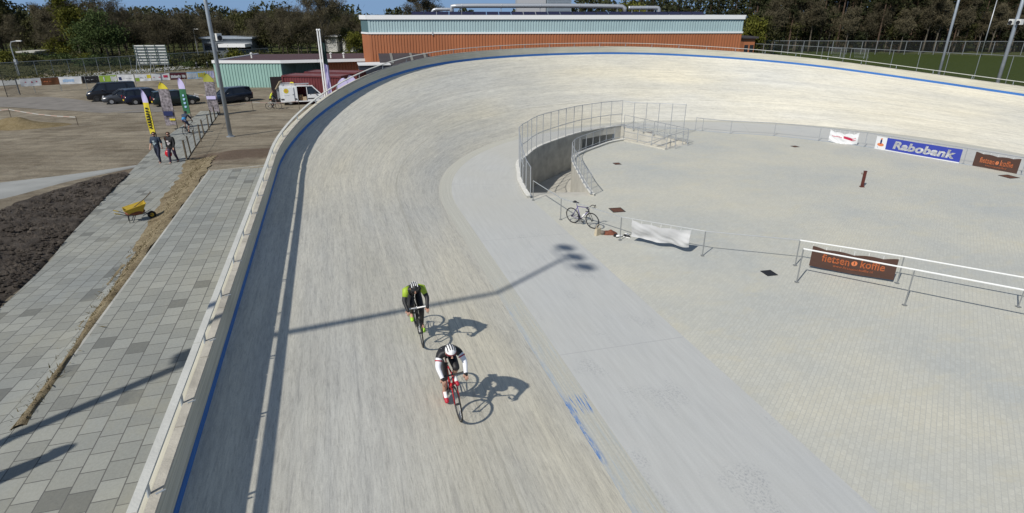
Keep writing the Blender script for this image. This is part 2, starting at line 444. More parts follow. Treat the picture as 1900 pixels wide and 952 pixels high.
def link(name, me, mats, parent=None, smooth=False):
    o = bpy.data.objects.new(name, me); C.objects.link(o)
    for m in (mats if isinstance(mats, (list, tuple)) else [mats]): me.materials.append(m)
    if parent: o.parent = parent
    return o
def obj(name, mb, mats, parent=None, smooth=False, origin=None):
    """one mesh object; origin shifts world coordinates into the parent's frame"""
    if origin is not None: mb.v = [v - Vector(origin) for v in mb.v]
    return link(name, mb.mesh(name, smooth), mats, parent)
def thing(name, label, cat, loc=(0, 0, 0), rz=0.0, group=None, rot=None):
    o = bpy.data.objects.new(name, None); C.objects.link(o); o.location = loc; o.empty_display_size = .2
    o.rotation_euler = rot if rot else (0, 0, rz)
    o['label'] = label; o['category'] = cat
    if group: o['group'] = group
    return o
def tag(o, label, cat, group=None):
    o['label'] = label; o['category'] = cat
    if group: o['group'] = group
    return o
def struct(o): o['kind'] = 'structure'; return o
def dup(root, loc, rz=None, label=None, group=None, scale=None):
    r = root.copy(); C.objects.link(r); r.location = loc
    if rz is not None: r.rotation_euler = (root.rotation_euler.x, root.rotation_euler.y, rz)
    if scale is not None: r.scale = scale if hasattr(scale, '__len__') else (scale,)*3
    if label: r['label'] = label
    if group: r['group'] = group
    for ch in list(root.children):
        c = ch.copy(); C.objects.link(c); c.parent = r
        for g in list(ch.children):
            d = g.copy(); C.objects.link(d); d.parent = c
    return r
def lettering(name, text, size, matl, parent, loc, xdir, updir, shear=0.0, bold=0.0, align='CENTER', sx=1.0):
    """raised letters lying in the plane of xdir and updir"""
    cu = bpy.data.curves.new(name, 'FONT'); cu.body = text; cu.size = size; cu.align_x = align; cu.align_y = 'CENTER'
    cu.shear = shear; cu.offset = bold; cu.extrude = .004; cu.resolution_u = 3; cu.space_character = 1.03
    tmp = bpy.data.objects.new(name + '_curve', cu); C.objects.link(tmp)
    dg = bpy.context.evaluated_depsgraph_get(); me = bpy.data.meshes.new_from_object(tmp.evaluated_get(dg))
    bpy.data.objects.remove(tmp); bpy.data.curves.remove(cu)
    x = Vector(xdir).normalized(); u = Vector(updir).normalized(); z = x.cross(u)
    mm = Matrix((x, u, z)).transposed().to_4x4(); mm.translation = Vector(loc)
    me.transform(mm @ Matrix.Diagonal((sx, 1, 1, 1))); me.name = name
    me.materials.clear()
    return link(name, me, matl, parent)
# ------------------------------------------------------------------ the track, the apron and the infield
S0, S1 = -44.0, 108.0
ss = list(np.arange(S0, S1 + .01, 1.0))
mb = MB(); P = []; UV = []
ws = list(np.linspace(0, W, 16))
for s in ss: P.append([onbank(s, w) for w in ws]); UV.append([(s, w) for w in ws])
mb.grid(P, UV); struct(obj('track', mb, M['track'], smooth=True))
mb = MB(); P = []; UV = []
def flat(s, off, z): n, t = plan(s, off); return W2(n, t, z)
for s in ss:
    P.append([flat(s, o, .12 + .05 * o) for o in (-.66, -.44, -.22, 0.0)]); UV.append([(s, o) for o in (-.66, -.44, -.22, 0.0)])
mb.grid(P, UV); struct(obj('blue_band', mb, M['beige'], smooth=True))
ES = [-60, 1.15, 3.5, 7.67, 10.5, 13.2, 14.4, 15.9, 17.1, 18.4, 19.7, 21.1, 22.6, 24.1, 25.4, 26.7, 27.9, 28.95, 32, 35.3, 36, 38.4, 42.8, 47.3, 51.7, 60.7, 63.7, 80, 130]
ED = [-4.5, -4.53, -4.56, -4.38, -3.94, -3.88, -3.7, -3.51, -3.39, -3.3, -3.16, -2.93, -2.66, -2.33, -2.15, -1.86, -1.72, -1.59, -2.7, -3.9, -4.3, -5.2, -5.5, -6.0, -6.2, -6.0, -5.3, -5, -5]
def edge(s): return float(np.interp(s, ES, ED))
mb = MB(); P = []; UV = []
sa = sorted(set(list(np.arange(S0, S1 + .01, .5))))
for s in sa:
    e = edge(s); fr = np.linspace(0, 1, 6)
    P.append([flat(s, e + (-.66 - e) * f, .012 + .075 * f) for f in fr]); UV.append([(s, e + (-.66 - e) * f) for f in fr])
mb.grid(P, UV); struct(obj('apron', mb, M['apron'], smooth=True))

# pit: the curved ramp and stair that lead down to the tunnel under the track
C_PX = [(1096, 363.7), (1085, 349), (1077, 334), (1068, 317), (1062, 305), (1061, 296), (1068, 289), (1085, 281), (1108, 272.5), (1130, 265), (1157, 260)]
def spl(pts, n):
    """points evenly spaced along a smooth curve through pts"""
    pts = [Vector(p) for p in pts]; out = []
    for i in range(len(pts) - 1):
        a, b, c, d = pts[max(i-1, 0)], pts[i], pts[i+1], pts[min(i+2, len(pts)-1)]
        for k in range(8):
            t = k / 8; out.append(.5 * ((2*b) + (c - a)*t + (2*a - 5*b + 4*c - d)*t*t + (3*b - a - 3*c + d)*t**3))
    out.append(pts[-1])
    L = [0]
    for i in range(1, len(out)): L.append(L[-1] + (out[i] - out[i-1]).length)
    res = []
    for q in np.linspace(0, L[-1], n):
        i = min(len(L) - 2, max(0, int(np.searchsorted(L, q)) - 1)); f = (q - L[i]) / max(1e-6, L[i+1] - L[i]); res.append(out[i].lerp(out[i+1], f))
    return res
inner = spl([un(*q) for q in C_PX], 25)
outer = [flat(s, edge(s), 0) for s in np.linspace(1.15, 28.95, 41)]
bend = outer[-1]
stair_back = un(1276, 267); stair_front = un(1236, 277.5); corner = inner[-1]
# infield: one sheet, notched around the pit
poly = [flat(s, edge(s), 0) for s in np.arange(S0, 1.1, 2.0)] + [outer[0]] + inner + [stair_front, stair_back, bend]
poly += [flat(s, edge(s), 0) for s in np.arange(30, S1, .75)]
tri = tessellate_polygon([[Vector((p.x, p.y, 0)) for p in poly]])
mb = MB(); uvs = [[NT(poly[i]) for i in t] for t in tri]
def up3(t):
    a, b, c = [poly[i] for i in t]
    return t if (b - a).cross(c - a).z > 0 else tuple(reversed(t))
mb.add([(p.x, p.y, 0) for p in poly], [up3(t) for t in tri], [[NT(poly[i]) for i in up3(t)] for t in tri])
struct(obj('infield', mb, M['infield']))

pit = thing('underpass_entrance', 'sunken concrete entrance with curved walls, ramp and stair to a tunnel under the track', 'underpass', outer[8])
def pit_depth(f): return -2.55 * sst(.02, .36, f)
DP = -2.55
fl = MB(); P = []; UV = []
for i in range(41):
    f = i / 40; a = outer[i]; b = inner[min(24, int(round(f * 24)))]
    z = pit_depth(f) if i else .0
    P.append([Vector((*(a.lerp(b, k / 4)).xy, z)) for k in range(5)]); UV.append([(f * 20, k) for k in range(5)])
fl.grid(P, UV)
# stair
ns = 15
for k in range(ns):
    f0, f1 = k / ns, (k + 1) / ns
    a0, a1 = bend.lerp(stair_back, f0), bend.lerp(stair_back, f1); b0, b1 = corner.lerp(stair_front, f0), corner.lerp(stair_front, f1)
    z = DP + (k + 1) * (-DP - .02) / ns; zp = DP + k * (-DP - .02) / ns
    fl.add([Vector((*v.xy, z)) for v in (a0, b0, b1, a1)], [(0, 1, 2, 3)], [[(0, 0), (0, 1), (1, 1), (1, 0)]])
    fl.add([Vector((*a0.xy, zp)), Vector((*b0.xy, zp)), Vector((*b0.xy, z)), Vector((*a0.xy, z))], [(3, 2, 1, 0)], [[(0, 0)]*4])
obj('pit_floor', fl, M['conc'], pit, origin=pit.location)
def wall_strip(path, ztop, zbot, th, gap=None):
    m = MB(); n = len(path)
    off = []
    for i in range(n):
        d = (path[min(i+1, n-1)] - path[max(i-1, 0)]).normalized(); off.append(Vector((-d.y, d.x, 0)) * th)
    for i in range(n - 1):
        a, b = path[i], path[i+1]; c, d = a + off[i], b + off[i+1]
        zt0, zt1 = ztop(i / (n-1)), ztop((i+1) / (n-1)); zb = zbot if not gap or not (gap[0] <= i < gap[1]) else gap[2]
        vs = [(*a.xy, zb), (*b.xy, zb), (*b.xy, zt1), (*a.xy, zt0), (*c.xy, zb), (*d.xy, zb), (*d.xy, zt1), (*c.xy, zt0)]
        fs = [(0, 1, 2, 3), (5, 4, 7, 6), (3, 2, 6, 7), (1, 0, 4, 5)]
        if i == 0: fs.append((0, 3, 7, 4))
        if i == n - 2: fs.append((1, 5, 6, 2))
        m.add(vs, fs)
    return m
obj('outer_wall', wall_strip(outer, lambda f: .14, -3.0, .16, gap=(33, 39, -.45)), M['concd'], pit, origin=pit.location)
cw = MB()
for i in range(40):
    a, b = outer[i], outer[i+1]; d = (b - a).normalized(); o = Vector((-d.y, d.x, 0)); 
    cw.beam(Vector((*(a + o*.08).xy, .16)), Vector((*(b + o*.08).xy, .16)), .24, .05)
obj('wall_coping', cw, M['whitec'], pit, origin=pit.location)
obj('inner_wall', wall_strip(inner, lambda f: .10, -3.0, -.18), M['conc'], pit, origin=pit.location)
cw = MB()
for i in range(24):
    a, b = inner[i], inner[i+1]; d = (b - a).normalized(); o = Vector((d.y, -d.x, 0))
    cw.beam(Vector((*(a + o*.09).xy, .115)), Vector((*(b + o*.09).xy, .115)), .22, .04)
obj('wall_coping', cw, M['whitec'], pit, origin=pit.location)
sw = MB()
sw.prism([Vector((*corner.xy, -3)), Vector((*stair_front.xy, -.6)), Vector((*stair_front.xy, .08)), Vector((*corner.xy, .08))], (stair_back - stair_front).normalized() * -.16)
sw.prism([Vector((*bend.xy, -3)), Vector((*stair_back.xy, -.6)), Vector((*stair_back.xy, .08)), Vector((*bend.xy, .08))], (stair_back - stair_front).normalized() * .16)
obj('stair_wall', sw, M['conc'], pit, origin=pit.location)
# the mouth of the tunnel
ta, tb = outer[33], outer[39]; td = (tb - ta).normalized(); to = Vector((-td.y, td.x, 0))
tm = MB(); D = 5.0
q = [ta + to*.16, tb + to*.16, tb + to*D, ta + to*D]
z0, z1 = DP - .01, -.44
v = [Vector((*p.xy, z0)) for p in q] + [Vector((*p.xy, z1)) for p in q]
tm.add(v, [(0, 1, 2, 3), (4, 7, 6, 5), (1, 5, 6, 2), (2, 6, 7, 3), (3, 7, 4, 0)])
obj('tunnel_mouth', tm, M['concd'], pit, origin=pit.location)

# ------------------------------------------------------------------ ground outside the track
mb = MB(); P = []
sg = list(np.arange(S0, 60, .6)) + list(np.arange(60, S1 + .1, 1.5))
dg_ = list(np.arange(.12, 5, .28)) + list(np.arange(5, 14, .45)) + list(np.arange(14, 40, 1.0)) + list(np.geomspace(40, 1600, 26))
for s in sg:
    row = []
    for j, d in enumerate(dg_):
        p = wall_pt(s, d, 0); z = zT(p.x, p.y)
        n, t = NT(p)
        if n < -13.2 and t < 75 and d < 40: z += .05 * noise.noise(p * .55) + .03 * noise.noise(p * 1.7)
        p.z = z if j else z - 1.2
        row.append(p)
    P.append(row)
mb.grid(P); struct(obj('ground', mb, M['ground'], smooth=True))

def drape(name, matl, A, B, na, nb, lift=.03, rough=0.0, edge_drop=0.0, uvdir=None, bumpy=0.0, wob=0.0):
    """a sheet laid on the ground between two edge lines"""
    a = spl(A, na); b = spl(B, na); m = MB(); P = []; UV = []
    for i in range(na):
        r = []; u = []
        for k in range(nb):
            f = k / (nb - 1)
            if wob and k in (0, nb - 1): f += wob * noise.noise(Vector((i * .37, k * 9.1, 2.2)))
            p = a[i].lerp(b[i], f)
            z = zT(p.x, p.y) + lift
            e = min(k, nb - 1 - k, i if edge_drop < 0 else 99)
            if e == 0: z -= abs(edge_drop)
            elif bumpy: z += bumpy * (.6 * noise.noise(p * .8) + .5 * noise.noise(p * 2.3) + .35 * noise.noise(p * 5.1))
            p.z = z; r.append(p); n, t = NT(p); u.append((t, n))
        P.append(r); UV.append(u)
    m.grid(P, UV); o = obj(name, m, matl, smooth=True); o['kind'] = 'structure'; return o
def nt(n, t): return W2(n, t)
# the upper pavement against the track wall
m = MB(); P = []; UV = []
for t in np.arange(-14, 28.26, .5):
    l = -5.65; r = NT(wall_pt(t - CT, .26, 0))[0]
    row = [nt(l + (r - l) * k / 6, t) for k in range(7)]
    if t > CT: row[-1] = wall_pt(t - CT, .26, 0)
    for p in row: p.z = PLAT + .05
    P.append(row); UV.append([(NT(p)[1], NT(p)[0]) for p in row])
m.grid(P, UV); ob = obj('upper_pavement', m, M['slabs']); struct(ob)
kb = MB(); kb.beam(nt(-5.68, 11.5) + Vector((0, 0, PLAT - .03)), nt(-5.68, 28.2) + Vector((0, 0, PLAT - .03)), .06, .15)
kb.beam(nt(-5.7, 28.03) + Vector((0, 0, PLAT - .04)), wall_pt(28 - CT, .3, 0) + Vector((0, 0, PLAT - .04 - wall_pt(28 - CT, .3, 0).z)), .06, .15)
struct(obj('pavement_edge', kb, M['concd']))
# the lower pavement that runs down to the car park
LP = [nt(-8.4, -14), nt(-8.4, 10)] + [ung(*q) for q in ((60, 520), (130, 440), (200, 365), (262, 300), (300, 262), (340, 233), (372, 207))]
RP = [nt(-5.58, -14), nt(-5.58, 4), nt(-5.58, 9.6), nt(-5.74, 10.4)] + [ung(*q) for q in ((78, 748), (128, 674), (171, 598), (224, 520), (282, 427), (308, 374), (338, 330), (348, 297), (379, 250), (408, 207))]
drape('lower_pavement', M['slabs'], LP, RP, 90, 7, .05)
# worn strip of dry earth between the two pavements
SA = [nt(-6.0, 9.9)] + [ung(*q) for q in ((58, 750), (106, 676), (148, 600), (202, 521), (264, 428), (296, 374), (330, 330), (342, 298))]
SB = [nt(-5.6, 10.0), nt(-5.72, 14), nt(-5.72, 20), nt(-5.74, 26), nt(-5.9, 29.5), nt(-6.6, 35)]
drape('dirt_strip', M['straw'], SA, SB, 90, 9, .085, bumpy=.035, edge_drop=.055, wob=.22)
drape('soil_bed', M['soil'], [ung(-420, 640), ung(-200, 490), ung(0, 392), ung(110, 352), ung(232, 322)],
      [ung(-90, 740), ung(0, 572), ung(58, 522), ung(126, 446), ung(240, 326)], 70, 34, .09, bumpy=.13, edge_drop=-.12)
drape('concrete_path', M['pathcon'], [ung(-480, 390), ung(-120, 350), ung(0, 337), ung(120, 325), ung(258, 307)],
      [ung(-480, 462), ung(-120, 396), ung(0, 374), ung(120, 340), ung(258, 310)], 30, 8, .05, edge_drop=.14)
drape('access_road', M['asphalt'], [ung(-420, 170), ung(-150, 172), ung(0, 180), ung(100, 181), ung(190, 190), ung(300, 198)],
      [ung(-420, 190), ung(-150, 196), ung(0, 199), ung(100, 204), ung(200, 210), ung(330, 207)], 40, 8, .03, wob=.05)
drape('far_road', M['pathcon'], [ung(-420, 176), ung(-150, 156), ung(0, 150), ung(140, 139), ung(270, 128), ung(420, 117)],
      [ung(-420, 184), ung(-150, 166), ung(0, 160), ung(140, 148), ung(270, 135), ung(420, 122)], 40, 4, .04)
drape('grass_verge', M['weeds'], [ung(-420, 100), ung(-150, 92), ung(0, 96), ung(140, 100), ung(270, 94), ung(440, 88)],
      [ung(-420, 174), ung(-150, 154), ung(0, 147), ung(140, 137), ung(270, 126), ung(440, 115)], 40, 16, .06, bumpy=.3, edge_drop=-.1)
# playing field to the right of the track
m = MB(); P = []; UV = []
for i in range(30):
    s = 34 + 40 * i / 29; r = []
    for d in (3.0, 8, 20, 40, 60, 80, 110):
        p = wall_pt(s, d, 0); p.z = .06; r.append(p)
    P.append(r)
m.grid(P); struct(obj('playing_field', m, M['grass']))
# heaps of sand
def heap(loc, rx, ry, h, rz, matl, name, label):
    m = MB(); P = []
    for i in range(13):
        P.append([])
        for k in range(28):
            a = 2*PI*k/28; f = i / 12
            p = Vector((rx*f*math.cos(a), ry*f*math.sin(a), 0))
            p.z = h * (math.cos(min(1, f) * PI) * .5 + .5) * (1 + .5 * noise.noise(p * .5 + Vector(loc))) + .10 * noise.noise(p * 1.8) * (1 - f) - .03 - (.1 if i == 12 else 0)
            P[-1].append(p)
        P[-1].append(P[-1][0].copy())
    m.grid(P)
    m.f = [list(reversed(f)) for f in m.f]
    o = obj(name, m, matl, smooth=True); o.location = loc; o.rotation_euler = (0, 0, rz); tag(o, label, 'earth heap'); return o
hp = ung(30, 236); heap((hp.x, hp.y, hp.z), 4.4, 2.4, .62, .2, M['sandpile'], 'sand_heap', 'low heap of yellowish sand on bare ground behind barrier tape')

# ------------------------------------------------------------------ the track wall with its rail
wl = thing('track_wall', 'long board wall with coping and rail along the top of the banked track', 'wall', wall_pt(0, 0, 0))
O = wl.location
pm = MB(); P = []; UV = []
H_W = .635
for s in ss:
    a = wall_pt(s, .0, -.02); b = wall_pt(s, .0, H_W); c = wall_pt(s, .34, H_W - .03); d = wall_pt(s, .34, 0); d.z = -.6
    m_ = a.lerp(b, .5); P.append([a, m_, b, c, d]); UV.append([(s, 0), (s, .35), (s, .7), (s, .83), (s, 1.6)])
pm.grid(P, UV); pm.f = [list(reversed(f)) for f in pm.f]
for k in list(pm.uv): pm.uv[k] = list(reversed(pm.uv[k]))
obj('wall_panel', pm, M['boards'], wl, origin=O)
bl = MB(); P = []; UV = []
for s in ss: P.append([wall_pt(s, -.004, -.005), wall_pt(s, -.004, .17)]); UV.append([(s, 0), (s, .17)])
bl.grid(P, UV); bl.f = [list(reversed(f)) for f in bl.f]
for k in list(bl.uv): bl.uv[k] = list(reversed(bl.uv[k]))
obj('blue_line', bl, M['blue'], wl, origin=O)
cm = MB()
for s in np.arange(S0, S1 - .1, 2.0):
    sub = np.linspace(s + .012, s + 1.988, 4)
    for a, b in zip(sub[:-1], sub[1:]): cm.beam(wall_pt(a, .066, H_W + .018), wall_pt(b, .066, H_W + .018), .135, .034)
obj('coping', cm, M['coping'], wl, origin=O)
rl = MB()
for s in np.arange(S0, S1 - .1, 4.0):
    sub = np.linspace(s + .01, s + 3.99, 6)
    for a, b in zip(sub[:-1], sub[1:]): rl.beam(wall_pt(a, .12, .955), wall_pt(b, .12, .955), .12, .036)
obj('rail', rl, M['rail'], wl, origin=O)
pme = None
for s in np.arange(-25.3, 76, 1.98):
    pb = MB(); pb.tube([wall_pt(s, .15, H_W - .02), wall_pt(s, .13, .94)], .024, 6)
    pb.box(wall_pt(s, .012, H_W + .038), (.03, .12, .006), math.atan2(*(wall_pt(s + .1, 0, 0) - wall_pt(s, 0, 0)).yx) + .5)
    pass
    obj('rail_post', pb, M['steel'], wl, origin=O)
# ------------------------------------------------------------------ fences around the pit
def fence(name, label, pts, hts, r=.024, rails=(1.0,), net=None, pm=None, cat='fence', rm=None, zb=0.02, rail_r=None, every=1, group=None, foot=True):
    """posts (one part each), rails and netting along a line of base points"""
    pm = pm or M['galv']; root = thing(name, label, cat, pts[0], group=group); O = root.location
    hts = hts if hasattr(hts, '__len__') else [hts] * len(pts)
    for i in range(0, len(pts), every):
        b = MB(); p = pts[i]; z = p.z + zb
        b.tube([(*p.xy, z - .05), (*p.xy, z + hts[i])], r, 6)
        if foot: b.box((*p.xy, z + .006), (.12, .12, .012))
        obj('post', b, pm, root, origin=O)
    b = MB()
    for f in rails: b.tube([Vector((*p.xy, p.z + zb + (h * f if f <= 1 else f - 1))) for p, h in zip(pts, hts)], rail_r or r * .9, 6)
    if rails: obj('rail', b, rm or pm, root, origin=O)
    if net:
        b = MB()
        b.grid([[Vector((*p.xy, p.z + zb + .06)) for p in pts], [Vector((*p.xy, p.z + zb + h - .02)) for p, h in zip(pts, hts)]])
        obj('netting', b, net, root, origin=O)
    return root
oc = [o + Vector((0, 0, .12)) for o in spl(outer, 21)]
tall = oc + [bend.lerp(un(1267, 251), k / 5) for k in range(1, 6)]
hh = [float(np.interp(i, [0, 1, 3, 6, 20, 25], [1.5, 1.6, 2.1, 2.25, 2.05, 2.35])) for i in range(len(tall))]
fence('screen_fence', 'tall curved netting fence of many thin posts around the sunken entrance', tall, hh, .024, rails=(.985,), net=M['net'])
b = MB()
hr = thing('handrail', 'curved handrail at waist height inside the tall netting fence of the sunken entrance', 'handrail', oc[2])
b.tube([o + Vector((0, 0, 1.0)) + (inner[min(24, int(i * 1.2))] - o).normalized() * .05 for i, o in enumerate(oc)][2:], .024, 6)
for i in range(2, 21, 2): b.tube([oc[i] + Vector((0, 0, 1.0)), oc[i] + Vector((0, 0, 1.0)) + (inner[min(24, int(i * 1.2))] - oc[i]).normalized() * .05], .014, 5)
obj('rail_tube', b, M['galv'], hr, origin=hr.location)
ic = [p + Vector((0, 0, .12)) for p in spl(inner, 17)]
fence('barrier_fence', 'low curved netting barrier on the inner wall of the sunken entrance', ic, 1.0, .022, rails=(1.0, .12), net=M['net'])
sf = [corner.lerp(stair_front, k / 3) + Vector((0, 0, .08)) for k in range(4)]
fence('barrier_fence', 'straight low barrier along the near side of the stair to the underpass', sf, 1.0, .022, rails=(1.0, .55, .12), net=M['net'])
sb = [bend.lerp(stair_back, .06 + .94 * k / 6) + (stair_front - stair_back).normalized() * .1 + Vector((0, 0, .08)) for k in range(7)]
fence('barrier_fence', 'straight low barrier along the far side of the stair, below the tall screen', sb, 1.0, .022, rails=(1.0, .12), net=M['net'])
for k, (f, lab) in enumerate(((.22, 'sloping handrail on the near side of the stair down to the underpass'), (.80, 'sloping handrail on the far side of the stair down to the underpass'))):
    a = stair_front.lerp(stair_back, f); e = corner.lerp(bend, f); dd = (e - a).normalized()
    h = thing('handrail', lab, 'handrail', a); b = MB()
    top = [a - dd * .35 + Vector((0, 0, .05)), a - dd * .35 + Vector((0, 0, .95)), a + dd * .1 + Vector((0, 0, .95)), a.lerp(e, .5) + Vector((0, 0, -.35)), a.lerp(e, .93) + Vector((0, 0, -1.45))]
    b.tube(top, .025, 6); b.tube([a - dd * .35 + Vector((0, 0, .45)), a + dd * .1 + Vector((0, 0, .45)), a.lerp(e, .5) + Vector((0, 0, -.85))], .02, 6)
    obj('rail_tube', b, M['galv'], h, origin=a)
    b = MB(); b.tube([a + dd * .1 + Vector((0, 0, .02)), a + dd * .1 + Vector((0, 0, .95))], .024, 6); obj('post', b, M['galv'], h, origin=a)

# ------------------------------------------------------------------ rail fences of the infield
near_pts = [un(989, 372), un(1040, 408), un(1150, 446), un(1303, 475), un(1475, 493), un(1664, 526), un(1889, 570)]
near_pts += [near_pts[-1] + (near_pts[-1] - near_pts[-2]) * k for k in (1, 2, 3)]
fence('rail_fence', 'long single rail fence of thin posts between the near straight and the infield', near_pts, [1.0]*10, .021, rails=(), pm=M['postgrey'])
nf = bpy.data.objects['rail_fence']
for i0, i1, rr_, ml in ((0, 4, .02, M['railw']), (4, 9, .026, M['railtop'])):
    b = MB(); b.tube([p + Vector((0, 0, 1.02)) for p in near_pts[i0:i1 + 1]], rr_, 6); obj('rail', b, ml, nf, origin=nf.location)
f2 = [un(1478, 524), un(1678, 567)]; dlt = f2[1] - f2[0]
f2 += [f2[1] + dlt * k for k in (1, 2)]
fence('rail_fence', 'short taller rail fence standing parallel in front of the brown banner', f2, 1.25, .023, rail_r=.028, pm=M['postgrey'], rm=M['railtop'])
far_pts = [un(*q) for q in ((1290, 241), (1303, 243), (1355, 248), (1436, 252), (1519, 261), (1604, 272), (1697, 288), (1787, 304), (1895, 324))]
far_pts += [far_pts[-1] + (far_pts[-1] - far_pts[-2]) * k for k in (1, 2, 3, 4)]
fence('rail_fence', 'curving rail fence at the foot of the far banked bend', far_pts, .95, .022, rail_r=.026)

def banner(name, label, A, B, f0, f1, ztop, zbot, matl, side, sag=.04, rip=.015, lean=0.0, group=None):
    """cloth tied to the rail between base points A and B; returns the root and a frame for lettering"""
    d = (B - A); n = Vector((-d.y, d.x, 0)).normalized() * side
    p0, p1 = A + d * f0 + n * .04, A + d * f1 + n * .04
    x = (p1 - p0).normalized(); root = thing(name, label, 'banner', p0.lerp(p1, .5), group=group)
    m = MB(); P = []; nc, nr = 49, 13
    def srf(u, v, off=0.0):
        z = ztop + (zbot - ztop) * v
        z -= sag * (1 - abs(math.cos(u * PI * 3))) * (1 - v) * .8 + sag * 1.2 * math.sin(u * PI) * (1 - v * .4)
        ph = p0.x * 3.1 + p0.y
        ry = rip * (.55 * math.sin(u * 13 + v * 2.5 + ph) + 2.6 * noise.noise(Vector((u * 3.2 + ph, v * 1.4, ph))) + 1.3 * noise.noise(Vector((u * 7 - v * 5, v * 3, ph + 5)))) * (.25 + .75 * v) + lean * v
        return p0.lerp(p1, u) + n * (ry + off) + Vector((0, 0, z))
    for j in range(nr): P.append([srf(i / (nc-1), j / (nr-1)) for i in range(nc)])
    P2 = [[q - n * .004 for q in r] for r in P]
    m.grid(P); m.grid(P2)
    obj('cloth', m, matl, root, smooth=True, origin=root.location)
    if side < 0 or True:
        tm_ = MB()
        for i in range(7):
            q = srf(i / 6, 0); tm_ = MB(); tm_.tube([q, Vector((q.x, q.y, ztop + .03)) - n * .05], .006, 4); obj('tie', tm_, M['white'], root, origin=root.location)
    return root, srf, x, n
def conform(o, srf, p0, x, L, ztop, zbot, n, off, origin):
    """bend flat lettering so that it follows the cloth"""
    for v in o.data.vertices:
        w = v.co + Vector(origin); u = (w - p0).dot(x) / L; t = (w.z - ztop) / (zbot - ztop)
        q = srf(u, t, off); v.co = q - Vector(origin)
def banner_text(root, srf, x, n, L, ztop, zbot, text, u, v, size, matl, **kw):
    p0 = srf(0, 0) * 1; p0 = root.location - x * L / 2
    w = p0 + x * (u * L) + Vector((0, 0, ztop + (zbot - ztop) * v))
    o = lettering('lettering', text, size, matl, root, w - root.location, x, (0, 0, 1), **kw)
    conform(o, srf, p0, x, L, ztop, zbot, n, .008, root.location); return o
def banner_patch(name, root, srf, u0, u1, v0, v1, matl, off=.006, nu=8, nv=4, fn=None):
    m = MB(); m.grid([[srf(u0 + (u1-u0)*i/nu, v0 + (v1-v0)*j/nv, off) for i in range(nu + 1)] for j in range(nv + 1)])
    return obj(name, m, matl, root, origin=root.location)
def blob_patch(name, root, srf, cu, cv, ru, rv, matl, off=.008, n=20):
    m = MB(); m.add([srf(cu, cv, off)] + [srf(cu + ru*math.cos(2*PI*k/n), cv + rv*math.sin(2*PI*k/n), off) for k in range(n)], [(0, 1 + k, 1 + (k+1) % n) for k in range(n)])
    return obj(name, m, matl, root, origin=root.location)
M['bthin'] = mat('thin_white_sheet', (.46, .465, .47), .6, var=.08, scale=2)
M['bwhite'] = mat('white_vinyl', (.66, .67, .68), .5); M['bbrown'] = mat('dark_brown_vinyl', (.070, .036, .027), .45)
M['borange'] = mat('orange_print', (.62, .19, .075), .5); M['bblue'] = mat('royal_blue_vinyl', (.035, .055, .33), .4)
M['bred'] = mat('crimson_print', (.50, .03, .08), .5); M['bgrey'] = mat('grey_print', (.35, .36, .38), .6)
M['blilac'] = mat('lilac_print', (.50, .46, .70), .55); M['bgreen'] = mat('lime_print', (.28, .42, .06), .55)
M['bblack'] = mat('black_vinyl', (.015, .015, .017), .4); M['bmaroon'] = mat('maroon_vinyl', (.09, .015, .025), .5)
M['byellow'] = mat('yellow_print', (.60, .50, .04), .5); M['bsky'] = mat('pale_blue_print', (.35, .52, .75), .5); M['bnavy'] = mat('navy_print', (.02, .03, .10), .45)
M['bcamo'] = mat('mottled_grey_print', (.19, .17, .185), .6, var=.75, scale=5.5); M['bdgreen'] = mat('deep_green_print', (.03, .13, .06), .5)

def koffie(label, A, B, f0, f1, zt, zb, side):
    L = (B - A).length * (f1 - f0)
    root, srf, x, n = banner('banner', label, A, B, f0, f1, zt, zb, M['bbrown'], side, sag=.06, rip=.011)
    h = zt - zb
    if x.cross(Vector((0, 0, 1))).dot(n) < 0: x = -x
    s = 1 if (B - A).dot(x) > 0 else -1
    sf_ = srf if s > 0 else (lambda u, v, off=0.0: srf(1 - u, v, off))
    for txt, u in (('fietsen', .305), ('koffie', .735)):
        banner_text(root, sf_, x, n, L, zt, zb, txt, u, .45, h * .56, M['borange'], bold=.008, sx=.66 * L / (h * 3.0))
    blob_patch('bean_emblem', root, sf_, .525, .44, .035, .13, M['borange'])
    blob_patch('bean_emblem', root, sf_, .525, .44, .006, .11, M['bbrown'], .011)
    banner_text(root, sf_, x, n, L, zt, zb, 'www.fietsenenkoffie.nl', .52, .76, h * .17, M['borange'], sx=.88 * L / (h * 3.0))
    return root
koffie('dark brown banner with orange lettering tied to the near rail fence', near_pts[4], near_pts[5], .14, .96, .90, .12, -1)
koffie('dark brown banner with orange lettering tied to the far rail fence', far_pts[7], far_pts[8], .17, .93, .88, .0, -1)
r, srf, x, n = banner('banner', 'plain white banner hung on the near rail fence beside the parked bicycle', near_pts[2], near_pts[3], .14, .84, .97, .27, M['bthin'], -1, sag=.06, rip=.075)
r, srf, x, n = banner('banner', 'crumpled white banner with red curves on the far rail fence', far_pts[4], far_pts[5], .22, .84, .90, .08, M['bwhite'], -1, sag=.12, rip=.05)
